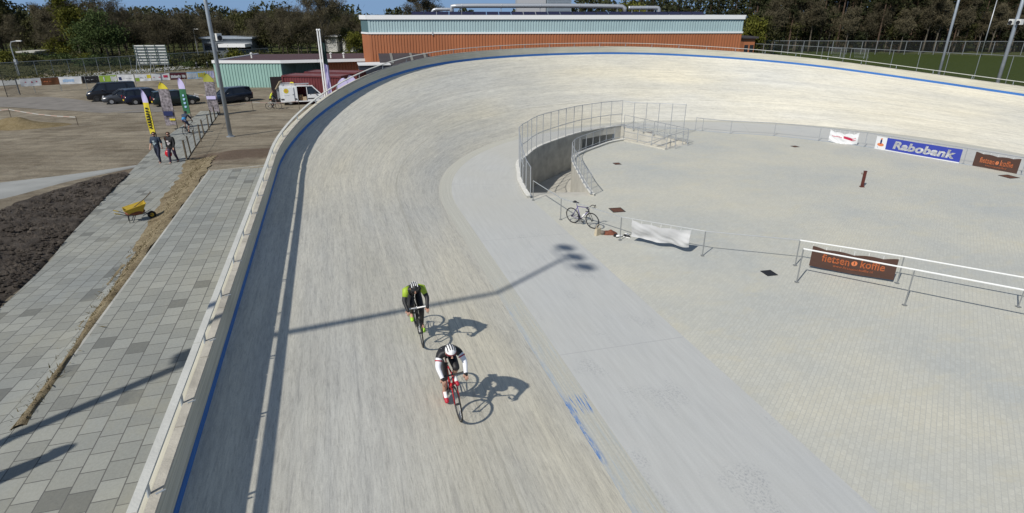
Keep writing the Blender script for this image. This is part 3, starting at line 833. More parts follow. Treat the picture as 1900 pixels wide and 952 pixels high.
if True:
    flip = x.cross(Vector((0, 0, 1))).dot(n) < 0
    s_ = srf if not flip else (lambda u, v, off=0.0: srf(1 - u, v, off))
    m = MB()
    for k in range(9):
        u0, u1 = .50 + .048 * k, .50 + .048 * (k + 1); v = lambda u: .18 + 1.2 * (u - .5) * (1.15 - u) * 2
        m.grid([[s_(u0, v(u0) - .02, .008), s_(u1, v(u1) - .02, .008)], [s_(u0, v(u0) + .22, .008), s_(u1, v(u1) + .22, .008)]])
    obj('red_curve', m, M['bred'], r, origin=r.location)
    m = MB()
    for k in range(12): m.grid([[s_(.1 + .03*k, .36 + .02*math.sin(k*2.1), .008), s_(.12 + .03*k, .36 + .02*math.sin(k*2.1 + 1), .008)], [s_(.1 + .03*k, .44, .008), s_(.12 + .03*k, .45, .008)]])
    obj('printed_line', m, M['bred'], r, origin=r.location)
A_, B_ = far_pts[5], far_pts[7]
r, srf, x, n = banner('banner', 'blue bank banner with large white lettering and a white emblem square', A_, B_, .115, .965, .87, -.0, M['bblue'], -1, sag=.015, rip=.008)
L = (B_ - A_).length * .85
if x.cross(Vector((0, 0, 1))).dot(n) < 0:
    x = -x; s0 = srf; srf = lambda u, v, off=0.0: s0(1 - u, v, off)
banner_patch('white_panel', r, srf, 0, .135, 0, 1, M['bwhite']); banner_patch('white_edge', r, srf, .135, 1, .93, 1, M['bwhite'])
banner_text(r, srf, x, n, L, .87, 0, 'Rabobank', .565, .49, .70, M['bwhite'], shear=.16, bold=.03, sx=1.26)
blob_patch('emblem', r, srf, .066, .62, .042, .13, M['borange'], .010); blob_patch('emblem', r, srf, .066, .38, .012, .2, M['bnavy'], .013); blob_patch('emblem', r, srf, .068, .17, .011, .07, M['borange'], .013)
m = MB(); m.grid([[srf(.03, .82, .009), srf(.105, .82, .009)], [srf(.03, .87, .009), srf(.105, .87, .009)]]); obj('printed_line', m, M['bblue'], r, origin=r.location)

# drains and other small things on the infield
def drain(q, w, l, lab, matl):
    p = un(*q, .0); t = thing('drain_cover', lab, 'drain cover', (p.x, p.y, 0), rz=R(12))
    m = MB(); 
    for y in (-l/2, l/2): m.box((0, y, .008), (w, .04, .016))
    for k in range(2): m.box(((-1 + 2*k) * (w/2 - .02), 0, .008), (.04, l - .04, .016))
    obj('frame', m, M['black'], t)
    m = MB(); m.box((0, 0, .004), (w - .08, l - .04, .006)); k = int((w - .08) / .06)
    for i in range(k): m.box((-w/2 + .07 + i * .06, 0, .010), (.03, l - .05, .007))
    obj('grate', m, matl, t); return t
drain((1145, 390), .62, .62, 'square rust brown drain cover behind the parked bicycle', M['rust'])
drain((1427, 507), .42, .42, 'black drain grate in the paving left of the brown banner', M['black'])
drain((1145, 304), .42, .42, 'dark drain grate in front of the curved barrier', M['rust'])
drain((1475, 272), .42, .42, 'small dark drain grate near the white and red banner', M['rust'])
drain((1872, 328), .7, .7, 'dark drain grate below the farther brown banner', M['rust'])
drain((1207, 246), .5, .5, 'dark drain grate behind the stair of the sunken entrance', M['rust'])
p = un(1599, 347); t = thing('marker_post', 'short dark red brown post standing alone on the infield paving', 'post', p)
m = MB(); m.box((0, 0, .43), (.13, .10, .86)); m.box((0, 0, .875), (.15, .12, .03)); obj('shaft', m, M['brownpost'], t)
m = MB(); m.tube([(-.07, 0, .72), (-.17, 0, .72), (-.17, 0, .80)], .018, 5); obj('hook', m, M['rust'], t)
m = MB(); m.box((0, 0, .02), (.2, .18, .04)); obj('foot', m, M['brownpost'], t)
# ------------------------------------------------------------------ bicycles
def wheel_parts(parent, x, r=.34, name='wheel'):
    m = MB(); m.disc_ring((0, 0, 0), (0, 1, 0), r - .035, .013, 28, 5)
    m.tube([(0, -.05, 0), (0, .05, 0)], .022, 8)
    w = obj(name, m, M['rim'], parent); w.location = (x, 0, r)
    m = MB(); m.disc_ring((0, 0, 0), (0, 1, 0), r - .013, .0145, 32, 6); obj('tyre', m, M['tyre'], w, smooth=True)
    m = MB()
    for k in range(20):
        a = 2*PI*k/20; m.tube([(0, .03*(-1)**k, 0), ((r-.04)*math.cos(a), 0, (r-.04)*math.sin(a))], .0017, 3)
    obj('spokes', m, M['spoke'], w); return w
def bicycle(label, frame_m, tape_m, loc, yaw, lean=0.0, accent=None, upright=False, foot_up='right', bottle=None, name='road_bicycle', seat_m=None, pitch=0.0, scale=1.0):
    root = thing(name, label, 'bicycle', loc); root.scale = (scale,) * 3; root.rotation_mode = 'QUATERNION'
    root.rotation_quaternion = (Matrix.Rotation(yaw, 3, 'Z') @ Matrix.Rotation(-pitch, 3, 'Y') @ Matrix.Rotation(lean, 3, 'X')).to_quaternion()
    bb = (0, 0, .275); ra = (-.41, 0, .34); fa = (.585, 0, .34); st = (-.155, 0, .80); ht = (.37, 0, .86); hb = (.41, 0, .72)
    m = MB()
    m.tube([st, bb], .018, 6); m.tube([hb, bb], .021, 6); m.tube([st, ht], .017, 6); m.tube([ht, hb], .021, 6)
    for s in (-.055, .055):
        m.tube([(bb[0], s*.6, bb[2]), (ra[0], s, ra[2])], .010, 5); m.tube([(st[0], s*.25, st[2] - .05), (ra[0], s, ra[2])], .009, 5)
    m.tube([st, (-.185, 0, .92)], .014, 6)
    obj('frame', m, frame_m, root, smooth=True)
    m = MB()
    for s in (-.05, .05): m.tube([(.415, s*.5, .70), (.45, s, .62), (fa[0], s, fa[2])], .012, 5)
    m.tube([(.40, 0, .70), (.43, 0, .69)], .03, 6); obj('fork', m, accent or frame_m, root, smooth=True)
    wheel_parts(root, ra[0]); wheel_parts(root, fa[0])
    m = MB(); m.prism([(-.33, -.012, .955), (-.33, -.07, .965), (-.26, -.068, .965), (-.15, -.022, .955), (-.06, -.018, .95), (-.06, .018, .95), (-.15, .022, .955), (-.26, .068, .965), (-.33, .07, .965), (-.33, .012, .955)], (0, 0, .03))
    m.tube([(-.28, 0, .95), (-.1, 0, .94)], .012, 5); obj('saddle', m, seat_m or M['black'], root)
    m = MB(); m.tube([(.37, 0, .87), (.37, 0, .90), (.455, 0, .915)], .016, 6)
    hbr = None
    if upright: m.tube([(.30, .29, 1.0), (.42, .22, 1.0), (.455, 0, .95), (.42, -.22, 1.0), (.30, -.29, 1.0)], .014, 6)
    else:
        for s in (-1, 1): m.tube([(.455, 0, .915), (.455, .19*s, .92), (.50, .21*s, .92), (.55, .215*s, .90), (.565, .215*s, .845), (.52, .215*s, .80), (.43, .215*s, .795)], .0165, 7)
    obj('handlebar', m, tape_m, root, smooth=True)
    if not upright:
        m = MB()
        for s in (-1, 1):
            m.tube([(.54, .215*s, .905), (.60, .215*s, .935), (.605, .215*s, .96)], .016, 6); m.tube([(.60, .215*s, .92), (.615, .215*s, .85), (.60, .21*s, .80)], .007, 4)
        obj('brake_levers', m, M['black'], root)
    m = MB(); m.disc_ring((0, -.05, .275), (0, 1, 0), .09, .006, 20, 4); m.disc_ring((0, -.05, .275), (0, 1, 0), .05, .008, 14, 4)
    dz = -.17 if foot_up == 'left' else .17
    m.tube([(0, -.06, .275), (0, -.075, .275 + dz)], .011, 5); m.tube([(0, .06, .275), (0, .075, .275 - dz)], .011, 5); m.tube([(0, -.07, .275), (0, .07, .275)], .02, 6)
    c = obj('crankset', m, M['rim'], root)
    m = MB(); m.box((0, -.12, .275 + dz), (.09, .07, .02)); m.box((0, .12, .275 - dz), (.09, .07, .02)); obj('pedals', m, M['black'], c)
    m = MB(); m.tube([(0, -.05, .365), (-.41, -.05, .375)], .005, 4); m.tube([(0, -.05, .185), (-.41, -.05, .31)], .005, 4); m.disc_ring((-.41, -.05, .34), (0, 1, 0), .035, .012, 12, 4)
    obj('chain', m, M['black'], root)
    if bottle:
        m = MB(); a, bq = Vector((.09, 0, .40)), Vector((.20, 0, .52)); m.tube([a, bq, bq + (bq - a)*.12, bq + (bq-a)*.3], [.036, .036, .018, .014], 8); obj('bottle', m, bottle, root)
    return root

# ------------------------------------------------------------------ people
def skin_mesh(J, rad, bones, root='pelvis', sub=2):
    names = list(J); idx = {k: i for i, k in enumerate(names)}
    me = bpy.data.meshes.new('body'); me.from_pydata([tuple(J[k]) for k in names], [(idx[a], idx[b]) for a, b, *_ in bones], [])
    o = bpy.data.objects.new('body_tmp', me); C.objects.link(o)
    sm = o.modifiers.new('skin', 'SKIN'); sm.use_smooth_shade = True; sm.branch_smoothing = .3
    for i, k in enumerate(names):
        v = me.skin_vertices[0].data[i]; r = rad[k]; v.radius = r if hasattr(r, '__len__') else (r, r); v.use_root = (k == root)
    ss_ = o.modifiers.new('sub', 'SUBSURF'); ss_.levels = sub; ss_.render_levels = sub
    dg = bpy.context.evaluated_depsgraph_get(); out = bpy.data.meshes.new_from_object(o.evaluated_get(dg))
    bpy.data.objects.remove(o); return out
def seg_dist(p, a, b):
    d = b - a; t = max(0, min(1, (p - a).dot(d) / max(1e-9, d.length_squared))); return (p - a - d * t).length, t
def person(label, loc, yaw, J, rad, bones, wear, hand=None, extras=None, lean=0.0, scale=1.0, group=None, pitch=0.0, face=None, look=None):
    """wear: list of (name, material, set of bone tags, offset); body itself keeps the skin"""
    root = thing('person', label, 'person', loc, group=group); root.rotation_mode = 'QUATERNION'
    root.rotation_quaternion = (Matrix.Rotation(yaw, 3, 'Z') @ Matrix.Rotation(-pitch, 3, 'Y') @ Matrix.Rotation(lean, 3, 'X')).to_quaternion()
    root.scale = (scale,) * 3
    J = {k: Vector(v) for k, v in J.items()}
    bm_ = skin_mesh(J, rad, bones)
    # face and hands grow out of the same body mesh
    hd = J['head']; up = (J['crown'] - hd).normalized(); fw = Vector(look or (1, 0, 0)); fw = (fw - up * fw.dot(up)).normalized(); sd_ = up.cross(fw)
    ex = MB(); k = rad['head'] if not hasattr(rad['head'], '__len__') else rad['head'][0]
    ex.tube([hd + fw*k*.80 + up*.02, hd + fw*k*1.22 - up*.022, hd + fw*k*.9 - up*.035], [.008, .015, .008], 6)          # nose
    ex.ball(hd + fw*k*.88 - up*.068, (.022, .022, .008), 8, 5)                                       # mouth
    for s in (-1, 1):
        ex.ball(hd + fw*k*.86 + sd_*s*.033 + up*.012, .011, 6, 5)                                     # eyes
        ex.ball(hd + sd_*s*k*.98 - up*.005 - fw*.01, (.012, .012, .030), 6, 6)                         # ears
    for side in ('l', 'r'):
        wv, hv = J['wrist_' + side], J['hand_' + side]; d = (hv - wv).normalized(); s = 1 if side == 'l' else -1
        lat = d.cross(Vector((0, 0, 1))) ; lat = lat.normalized() if lat.length > .2 else Vector((1, 0, 0))
        pal = d.cross(lat).normalized()
        if pal.z > 0: pal = -pal
        for i in range(4):
            o = hv + lat * (.026 - .0175 * i) + d * .012; ln = (.072, .08, .075, .058)[i]
            ex.tube([o - d*.02, o + d*ln*.42, o + d*ln*.75 + pal*ln*.32, o + d*ln*.78 + pal*ln*.68], [.0095, .0092, .0085, .0065], 5)
        o = hv - d*.03 + lat*.030; ex.tube([o, o + lat*.022 + d*.03, o + lat*.018 + d*.055 + pal*.02], [.011, .010, .0075], 5)
    nb = len(bm_.polygons)
    bmm = bmesh.new(); bmm.from_mesh(bm_)
    base = [bmm.verts.new(v) for v in ex.v]; bmm.verts.ensure_lookup_table()
    for f in ex.f:
        try: bmm.faces.new([base[i] for i in f]).smooth = True
        except ValueError: pass
    me = bpy.data.meshes.new('body'); bmm.to_mesh(me); bmm.free()
    link('body', me, M['skin'], root)
    # clothes: shells of the body a little proud of the skin
    tags = []
    for p in bm_.polygons:
        c = p.center; best = min(((seg_dist(c, J[a], J[b])[0] / (.5 * ((rad[a] if not hasattr(rad[a], '__len__') else rad[a][0]) + (rad[b] if not hasattr(rad[b], '__len__') else rad[b][0])) + .02), tg) for a, b, tg in bones), key=lambda q: q[0]); tags.append(best[1])
    for nm, ml, tset, off in wear:
      for half in ((-1, 1) if not (tset & {'torso', 'shoulder', 'hips'}) else (0,)):
        vs, fs, mp = [], [], {}
        for p, tg in zip(bm_.polygons, tags):
            if tg not in tset or p.center.y * half < 0: continue
            f = []
            for vi in p.vertices:
                if vi not in mp:
                    mp[vi] = len(vs); v = bm_.vertices[vi]; vs.append(v.co + v.normal * off)
                f.append(mp[vi])
            fs.append(f)
        if fs:
            q = bpy.data.meshes.new(nm); q.from_pydata([tuple(v) for v in vs], [], fs); q.polygons.foreach_set('use_smooth', [True]*len(fs)); q.update()
            link(nm, q, ml, root)
    if extras: extras(root, J, fw, up, sd_)
    return root
BONES = [('pelvis', 'spine', 'torso'), ('spine', 'chest', 'torso'), ('chest', 'neck', 'torso'), ('neck', 'chin', 'neck'), ('chin', 'head', 'head'), ('head', 'crown', 'head')]
for s_ in 'lr':
    BONES += [('chest', 'shoulder_' + s_, 'shoulder'), ('shoulder_' + s_, 'elbow_' + s_, 'upper'), ('elbow_' + s_, 'wrist_' + s_, 'lower'), ('wrist_' + s_, 'hand_' + s_, 'hand'),
              ('pelvis', 'hip_' + s_, 'hips'), ('hip_' + s_, 'knee_' + s_, 'thigh'), ('knee_' + s_, 'calf_' + s_, 'shin'), ('calf_' + s_, 'ankle_' + s_, 'shin'), ('ankle_' + s_, 'toe_' + s_, 'foot')]
RAD = dict(pelvis=(.135, .125), spine=(.125, .115), chest=(.150, .13), neck=.062, chin=.066, head=.092, crown=.066)
for s_ in 'lr': RAD.update({'shoulder_' + s_: .068, 'elbow_' + s_: .045, 'wrist_' + s_: .031, 'hand_' + s_: .036, 'hip_' + s_: .098, 'knee_' + s_: .063, 'calf_' + s_: .056, 'ankle_' + s_: .038, 'toe_' + s_: .036})
def riding(foot_up='left', drop=0.0, fwd=0.0):
    J = dict(pelvis=(-.17, 0, 1.06), spine=(0, 0, 1.19), chest=(.20 + fwd, 0, 1.285 - drop), neck=(.335 + fwd, 0, 1.345 - drop), chin=(.40 + fwd, 0, 1.365 - drop), head=(.465 + fwd, 0, 1.405 - drop), crown=(.475 + fwd, 0, 1.475 - drop))
    for s, y in (('l', 1), ('r', -1)):
        J['shoulder_' + s] = (.27 + fwd, .185*y, 1.28 - drop); J['elbow_' + s] = (.40, .255*y, 1.10 - drop*.5); J['wrist_' + s] = (.535, .22*y, .955); J['hand_' + s] = (.585, .215*y, .925)
        J['hip_' + s] = (-.15, .095*y, 1.02)
        if (s == 'l') == (foot_up == 'left'):
            J['knee_' + s] = (.25, .11*y, .90); J['calf_' + s] = (.13, .105*y, .77); J['ankle_' + s] = (-.05, .105*y, .55); J['toe_' + s] = (.10, .115*y, .485)
        else:
            J['knee_' + s] = (.15, .115*y, .68); J['calf_' + s] = (.085, .11*y, .53); J['ankle_' + s] = (-.06, .105*y, .23); J['toe_' + s] = (.09, .115*y, .145)
    return J
def helmet(root, J, fw, up, sd_, shell, vents):
    c = J['head'] + up*.03 - fw*.012; m = MB(); P = []
    for i in range(9):
        a = PI/2 * i / 8; P.append([])
        for k in range(20):
            b = 2*PI*k/20; q = c + up*(.105*math.sin(a) + .0) + (fw*math.cos(b)*(.145 if math.cos(b) < 0 else .128) + sd_*math.sin(b)*.098)*math.cos(a)
            P[-1].append(q)
        P[-1].append(P[-1][0])
    m.grid(P); h = obj('helmet', m, shell, root, smooth=True)
    m = MB()
    for y in (-.062, -.021, .021, .062):
        for x0 in (-.085, .005):
            pts = []
            for t in np.linspace(0, 1, 4):
                xx = x0 + .078*t; r2 = (xx/(.145 if xx < 0 else .128))**2 + (y/.098)**2
                if r2 < .97: pts.append(c + up*.107*math.sqrt(1 - r2) + fw*xx + sd_*y)
            if len(pts) > 1: m.tube(pts, .0105, 4)
    obj('vents', m, vents, h)
    m = MB()
    for s in (-1, 1): m.tube([c + sd_*s*.092 - fw*.02, J['head'] + sd_*s*.07 - up*.09 + fw*.05], .006, 4)
    obj('strap', m, M['black'], h)
def shades(root, J, fw, up, sd_, ml=None):
    c = J['head'] + up*.012; m = MB(); pts = [c + fw*.105*math.cos(a) + sd_*.100*math.sin(a) for a in np.linspace(-1.25, 1.25, 9)]
    m.grid([[p + up*.02 for p in pts], [p + fw*.006 for p in pts], [p - up*.022 for p in pts]]); obj('sunglasses', m, ml or M['glass'], root)
def shoes(root, J, ml, sole=None):
    for s in 'lr':
        a, t = J['ankle_' + s], J['toe_' + s]; d = (t - a); d.z *= .55; d.normalize()
        m = MB(); m.tube([a - d*.055 - Vector((0, 0, .03)), a + Vector((0, 0, -.035)), a + d*.10 - Vector((0, 0, .055)), t + d*.06 + Vector((0, 0, -.012)), t + d*.085 + Vector((0, 0, -.012))], [.034, .047, .045, .042, .018], 8)
        sh = obj('shoe', m, ml, root, smooth=True)
M['jblack'] = mat('black_lycra', (.016, .016, .018), .55); M['jred'] = mat('dark_red_lycra', (.20, .02, .03), .55); M['sleeve'] = mat('white_arm_warmers', (.74, .75, .79), .6)
M['lime'] = mat('lime_lycra', (.33, .46, .04), .55); M['jnavy'] = mat('navy_cloth', (.03, .045, .075), .8, var=.15, scale=12); M['denim'] = mat('dark_denim', (.02, .025, .045), .85)
M['purple'] = mat('dark_purple_cloth', (.035, .022, .05), .85); M['coat'] = mat('black_coat', (.014, .014, .016), .8); M['hivis'] = mat('fluorescent_yellow_vest', (.55, .62, .03), .6)
M['jblue'] = mat('bright_blue_lycra', (.04, .25, .55), .5); M['limeshoe'] = mat('lime_shoe', (.35, .62, .05), .4); M['redp'] = mat('red_lycra', (.42, .02, .04), .5)

def jersey_panels(root, J, ml, pts, r):
    m = MB()
    for p in pts: m.tube(p, r, 6)
    obj('jersey_stripes', m, ml, root, smooth=True)

# the two riders on the banking
hdg = -TT; YAW = math.atan2(hdg.y, hdg.x)
def ride_place(px, py):
    """place on the bank seen at a photo pixel"""
    z = .9
    for _ in range(60):
        p = un(px, py, z); n, t = NT(p); s, d = sd(n, t); z = .12 + math.tan(bank(s)) * max(0, d)
    return p
LEAN = R(3); RS = 1.10
for i, (q, fup) in enumerate((((852, 778), 'left'), ((784, 642), 'right'))):
    fp = ride_place(*q); yaw = YAW + R((2.5, 0)[i]); fwd_ = Vector((math.cos(yaw), math.sin(yaw), 0))
    o = fp - fwd_ * .585 * RS; n, t = NT(o); s, d = sd(n, t); o.z = .12 + math.tan(bank(s)) * d
    if i == 0:
        bicycle('red road bicycle ridden on the bank by the rider with white sleeves', M['red'], M['black'], o, yaw, LEAN, foot_up=fup, bottle=M['red'], scale=RS)
        def ex(root, J, fw, up, sdv):
            helmet(root, J, fw, up, sdv, M['white'], M['black']); shades(root, J, fw, up, sdv, M['jred']); shoes(root, J, M['redp'])
            jersey_panels(root, J, M['redp'], [[J['chest'] + Vector((-.02, .155, .0)), J['chest'] + Vector((.10, .11, .02)), J['neck'] + Vector((0, .05, .0))], [J['chest'] + Vector((-.02, -.155, .0)), J['chest'] + Vector((.10, -.11, .02)), J['neck'] + Vector((0, -.05, .0))]], .022)
            jersey_panels(root, J, M['white'], [[J['spine'] + Vector((.0, .10, .055)), J['chest'] + Vector((.0, .12, .06))], [J['spine'] + Vector((.0, -.10, .055)), J['chest'] + Vector((.0, -.12, .06))]], .014)
            m = MB()
            for y in (-1, 1): m.disc_ring(J['elbow_' + ('l' if y > 0 else 'r')].lerp(J['shoulder_' + ('l' if y > 0 else 'r')], .52), J['elbow_' + ('l' if y > 0 else 'r')] - J['shoulder_' + ('l' if y > 0 else 'r')], .060, .012, 16, 5)
            obj('sleeve_cuffs', m, M['redp'], root, smooth=True)
        person('rider with white helmet and white sleeves crouched over a red bicycle', o, yaw, riding(fup), RAD, BONES,
               [('jersey', M['jblack'], {'torso', 'shoulder'}, .010), ('arm_warmer', M['sleeve'], {'upper', 'lower'}, .006), ('shorts', M['jblack'], {'hips', 'thigh'}, .009), ('glove', M['jblack'], {'hand'}, .005), ('sock', M['white'], {'foot'}, .004)], extras=ex, lean=LEAN, look=(1, 0, -.25), scale=RS)
    else:
        bicycle('black road bicycle with white handlebar tape ridden by the rider in lime green', M['jblack'], M['white'], o, yaw, LEAN, foot_up=fup, scale=RS)
        def ex(root, J, fw, up, sdv):
            helmet(root, J, fw, up, sdv, M['jblack'], M['white']); shades(root, J, fw, up, sdv); shoes(root, J, M['limeshoe'])
            for y in 'lr':
                a = J['shoulder_' + y]; m = MB(); m.tube([a + (J['chest'] - a)*.45 + Vector((0, 0, .02)), a + Vector((0, 0, .012)), a.lerp(J['elbow_' + y], .6)], [.085, .085, .060], 10); obj('sleeve_panel', m, M['lime'], root, smooth=True)
        person('rider with black helmet and lime green shoulders following on a black bicycle', o, yaw, riding(fup), RAD, BONES,
               [('jersey', M['jblack'], {'torso', 'shoulder'}, .010), ('sleeve', M['jblack'], {'upper', 'lower'}, .007), ('tights', M['jblack'], {'hips', 'thigh', 'shin'}, .009), ('glove', M['jblack'], {'hand'}, .005)], extras=ex, lean=LEAN, look=(1, 0, -.35), scale=RS)

# bicycle leaning on the rail, with the kit lying beside it
a, b_ = un(1063, 413.5), un(1101, 424.5); dv = (b_ - a).normalized(); mid = a + dv * .45
bicycle('white and purple road bicycle parked against the rail fence on the infield', mat('pale_violet_frame_paint', (.10, .08, .24), .3), M['black'], mid, math.atan2(dv.y, dv.x), R(7), accent=M['black'], bottle=M['white'], scale=1.09)
M['purplep'] = mat('violet_frame_paint', (.07, .05, .26), .35)
p = un(1109, 436); t = thing('shoulder_bag', 'small beige canvas bag standing on the paving in front of the parked bicycle', 'bag', p, R(40))
M['canvas'] = mat('beige_canvas', (.46, .40, .29), .9, var=.15, scale=20, bump=.3); M['rustcloth'] = mat('red_brown_jacket_cloth', (.17, .06, .035), .85, var=.2, scale=14, bump=.3)
m = MB(); m.box((0, 0, .15), (.30, .14, .30), taper=.8); obj('pouch', m, M['canvas'], t)
m = MB(); m.tube([(-.12, 0, .28), (-.10, 0, .42), (0, .02, .47), (.10, 0, .42), (.12, 0, .28)], .014, 5); obj('strap', m, M['canvas'], t)
m = MB(); m.ball((.20, -.08, .09), (.12, .11, .09), 10, 7); obj('bundle', m, mat('grey_cloth', (.16, .14, .12), .9), t, smooth=True)
p = un(1130, 434); m = MB(); P = []
for i in range(11):
    P.append([])
    for k in range(24):
        aa = 2*PI*k/24; f = i / 10; q = Vector((.34*f*math.cos(aa)*(1 + .2*math.sin(3*aa)), .24*f*math.sin(aa)*(1 + .25*math.cos(2*aa)), 0))
        q.z = .16*(1 - f**2) + .05*math.sin(q.x*19)*math.cos(q.y*16)*(1 - f) + .004; P[-1].append(q)
    P[-1].append(P[-1][0])
m.grid(P); m.f = [list(reversed(f)) for f in m.f]
o = obj('folded_jacket', m, M['rustcloth'], smooth=True); o.location = p; tag(o, 'crumpled red brown jacket lying on the paving', 'jacket')
for q, rz, ml, lab in (((1149, 440), .4, M['white'], 'white and black shoe lying nearest the crumpled jacket'), ((1163, 440), -.6, M['jblack'], 'dark shoe with white toe lying next to the white banner')):
    p = un(*q); t = thing('shoe', lab, 'shoe', p, rz)
    m = MB(); m.tube([(-.15, 0, .05), (-.10, 0, .07), (0, 0, .06), (.10, 0, .045), (.15, 0, .04)], [.03, .052, .05, .048, .02], 8); obj('upper', m, ml, t, smooth=True)
    m = MB(); m.box((0, 0, .012), (.30, .095, .024)); obj('sole', m, M['white'] if ml is not M['white'] else M['jblack'], t)
    m = MB(); m.box((-.08, .14, .05), (.2, .12, .1), taper=.7); obj('rolled_sock', m, M['jblack'] if ml is M['white'] else M['white'], t)
# ------------------------------------------------------------------ people on the path and by the car park
def walking(ph=1):
    J = dict(pelvis=(0, 0, .96), spine=(.0, 0, 1.12), chest=(.01, 0, 1.32), neck=(.0, 0, 1.49), chin=(.02, 0, 1.555), head=(.035, 0, 1.635), crown=(.03, 0, 1.71))
    for s, y in (('l', 1), ('r', -1)):
        f = ph * y
        J['shoulder_' + s] = (0, .19*y, 1.43); J['elbow_' + s] = (-.02 - .06*f, .245*y, 1.16); J['wrist_' + s] = (.07 - .12*f, .26*y, .93); J['hand_' + s] = (.09 - .13*f, .255*y, .87)
        J['hip_' + s] = (0, .095*y, .92); J['knee_' + s] = (.06 + .12*f, .10*y, .50); J['calf_' + s] = (.01 + .14*f, .10*y, .36); J['ankle_' + s] = (-.03 + .20*f, .10*y, .085 + (.05 if f < 0 else 0)); J['toe_' + s] = (.12 + .20*f, .115*y, .035 + (.02 if f < 0 else 0))
    return J
WR = dict(RAD); WR.update(pelvis=(.16, .13), spine=(.165, .135), chest=(.165, .125), neck=.058, shoulder_l=.075, shoulder_r=.075, elbow_l=.05, elbow_r=.05, knee_l=.068, knee_r=.068)
def hairdo(root, J, fw, up, sd_, ml, long=False):
    m = MB(); c = J['head'] + up*.022 - fw*.012
    m.ball(c, .108, 12, 8); m.v = [v for v in m.v]
    # cut the face free
    keep = []
    for f in m.f:
        q = sum((m.v[i] for i in f), Vector()) / len(f) - c
        if not (q.dot(fw) > .035 and q.dot(up) < .055) and q.dot(up) > (-.10 if long else -.045): keep.append(f)
    m.f = keep; m.mi = [0]*len(keep); obj('hair', m, ml, root, smooth=True)
def exw(hair_m, shoe_m, print_m=None):
    def e(root, J, fw, up, sd_):
        hairdo(root, J, fw, up, sd_, hair_m); shades(root, J, fw, up, sd_); shoes(root, J, shoe_m)
        if print_m:
            m = MB()
            for k, (y, z, w, h) in enumerate(((-.03, 1.27, .13, .07), (.02, 1.17, .17, .06), (-.01, 1.09, .10, .05))):
                m.grid([[Vector((.165 - .25*(yy*yy)*4 + .012, yy, z + zz)) for yy in np.linspace(y - w/2, y + w/2, 4)] for zz in (h/2, -h/2)])
            obj('shirt_print', m, print_m, root)
    return e
f1, f2p = ung(298, 303), ung(324, 303)
person('person in a dark blue printed T-shirt and dark jeans walking down the pavement', f1, R(-88), walking(1), WR, BONES,
       [('t_shirt', M['jnavy'], {'torso', 'shoulder', 'upper'}, .014), ('jeans', M['denim'], {'hips', 'thigh', 'shin'}, .012)], extras=exw(M['hair'], M['jblack'], mat('pale_shirt_print', (.34, .42, .44), .8, var=.6, scale=16)))
jw = walking(-1)
person('person in an open black coat carrying a red bag on the pavement', f2p, R(-92), jw, WR, BONES,
       [('coat', M['coat'], {'torso', 'shoulder', 'upper', 'lower', 'hips'}, .022), ('trousers', M['purple'], {'thigh', 'shin'}, .012)], extras=exw(mat('brown_hair', (.09, .05, .028), .6), M['jblack'], mat('pale_top', (.55, .50, .50), .8)))
hp_ = f2p + Matrix.Rotation(R(-92), 3, 'Z') @ Vector(jw['hand_r']); t = thing('handbag', 'round bright red bag hanging from the hand of the person in the black coat', 'bag', hp_ - Vector((0, 0, .34)), R(10))
m = MB(); m.ball((0, 0, .0), (.19, .10, .20), 12, 8); obj('bag_body', m, M['red'], t, smooth=True)
m = MB(); m.tube([(-.09, 0, .16), (-.05, 0, .30), (0, 0, .335), (.05, 0, .30), (.09, 0, .16)], .012, 5); obj('handles', m, M['red'], t)
# rider going away along the path
o = ung(350, 250); yw = math.atan2(TT.y, TT.x) - R(14)
bicycle('dark road bicycle ridden away along the lower pavement past the flags', M['jblack'], M['black'], o, yw, R(-3), foot_up='left')
def exc(root, J, fw, up, sdv):
    helmet(root, J, fw, up, sdv, M['jblack'], M['jnavy']); shoes(root, J, M['jblack'])
    m = MB(); m.tube([J['pelvis'].lerp(J['spine'], .2), J['pelvis'].lerp(J['spine'], .8)], [.152, .150], 12); obj('waistband', m, M['jblue'], root, smooth=True)
jr = riding('left'); 
for k in ('chest', 'neck', 'chin', 'head', 'crown', 'shoulder_l', 'shoulder_r'): jr[k] = (jr[k][0] - .09, jr[k][1], jr[k][2] + .10)
person('cyclist in dark jersey with bright blue waist riding away beside the stake line', o, yw, jr, RAD, BONES,
       [('jersey', M['jnavy'], {'torso', 'shoulder', 'upper'}, .010), ('shorts', mat('blue_black_lycra', (.015, .03, .09), .5), {'hips', 'thigh'}, .009), ('glove', M['red'], {'hand'}, .006)], extras=exc, lean=R(-3))
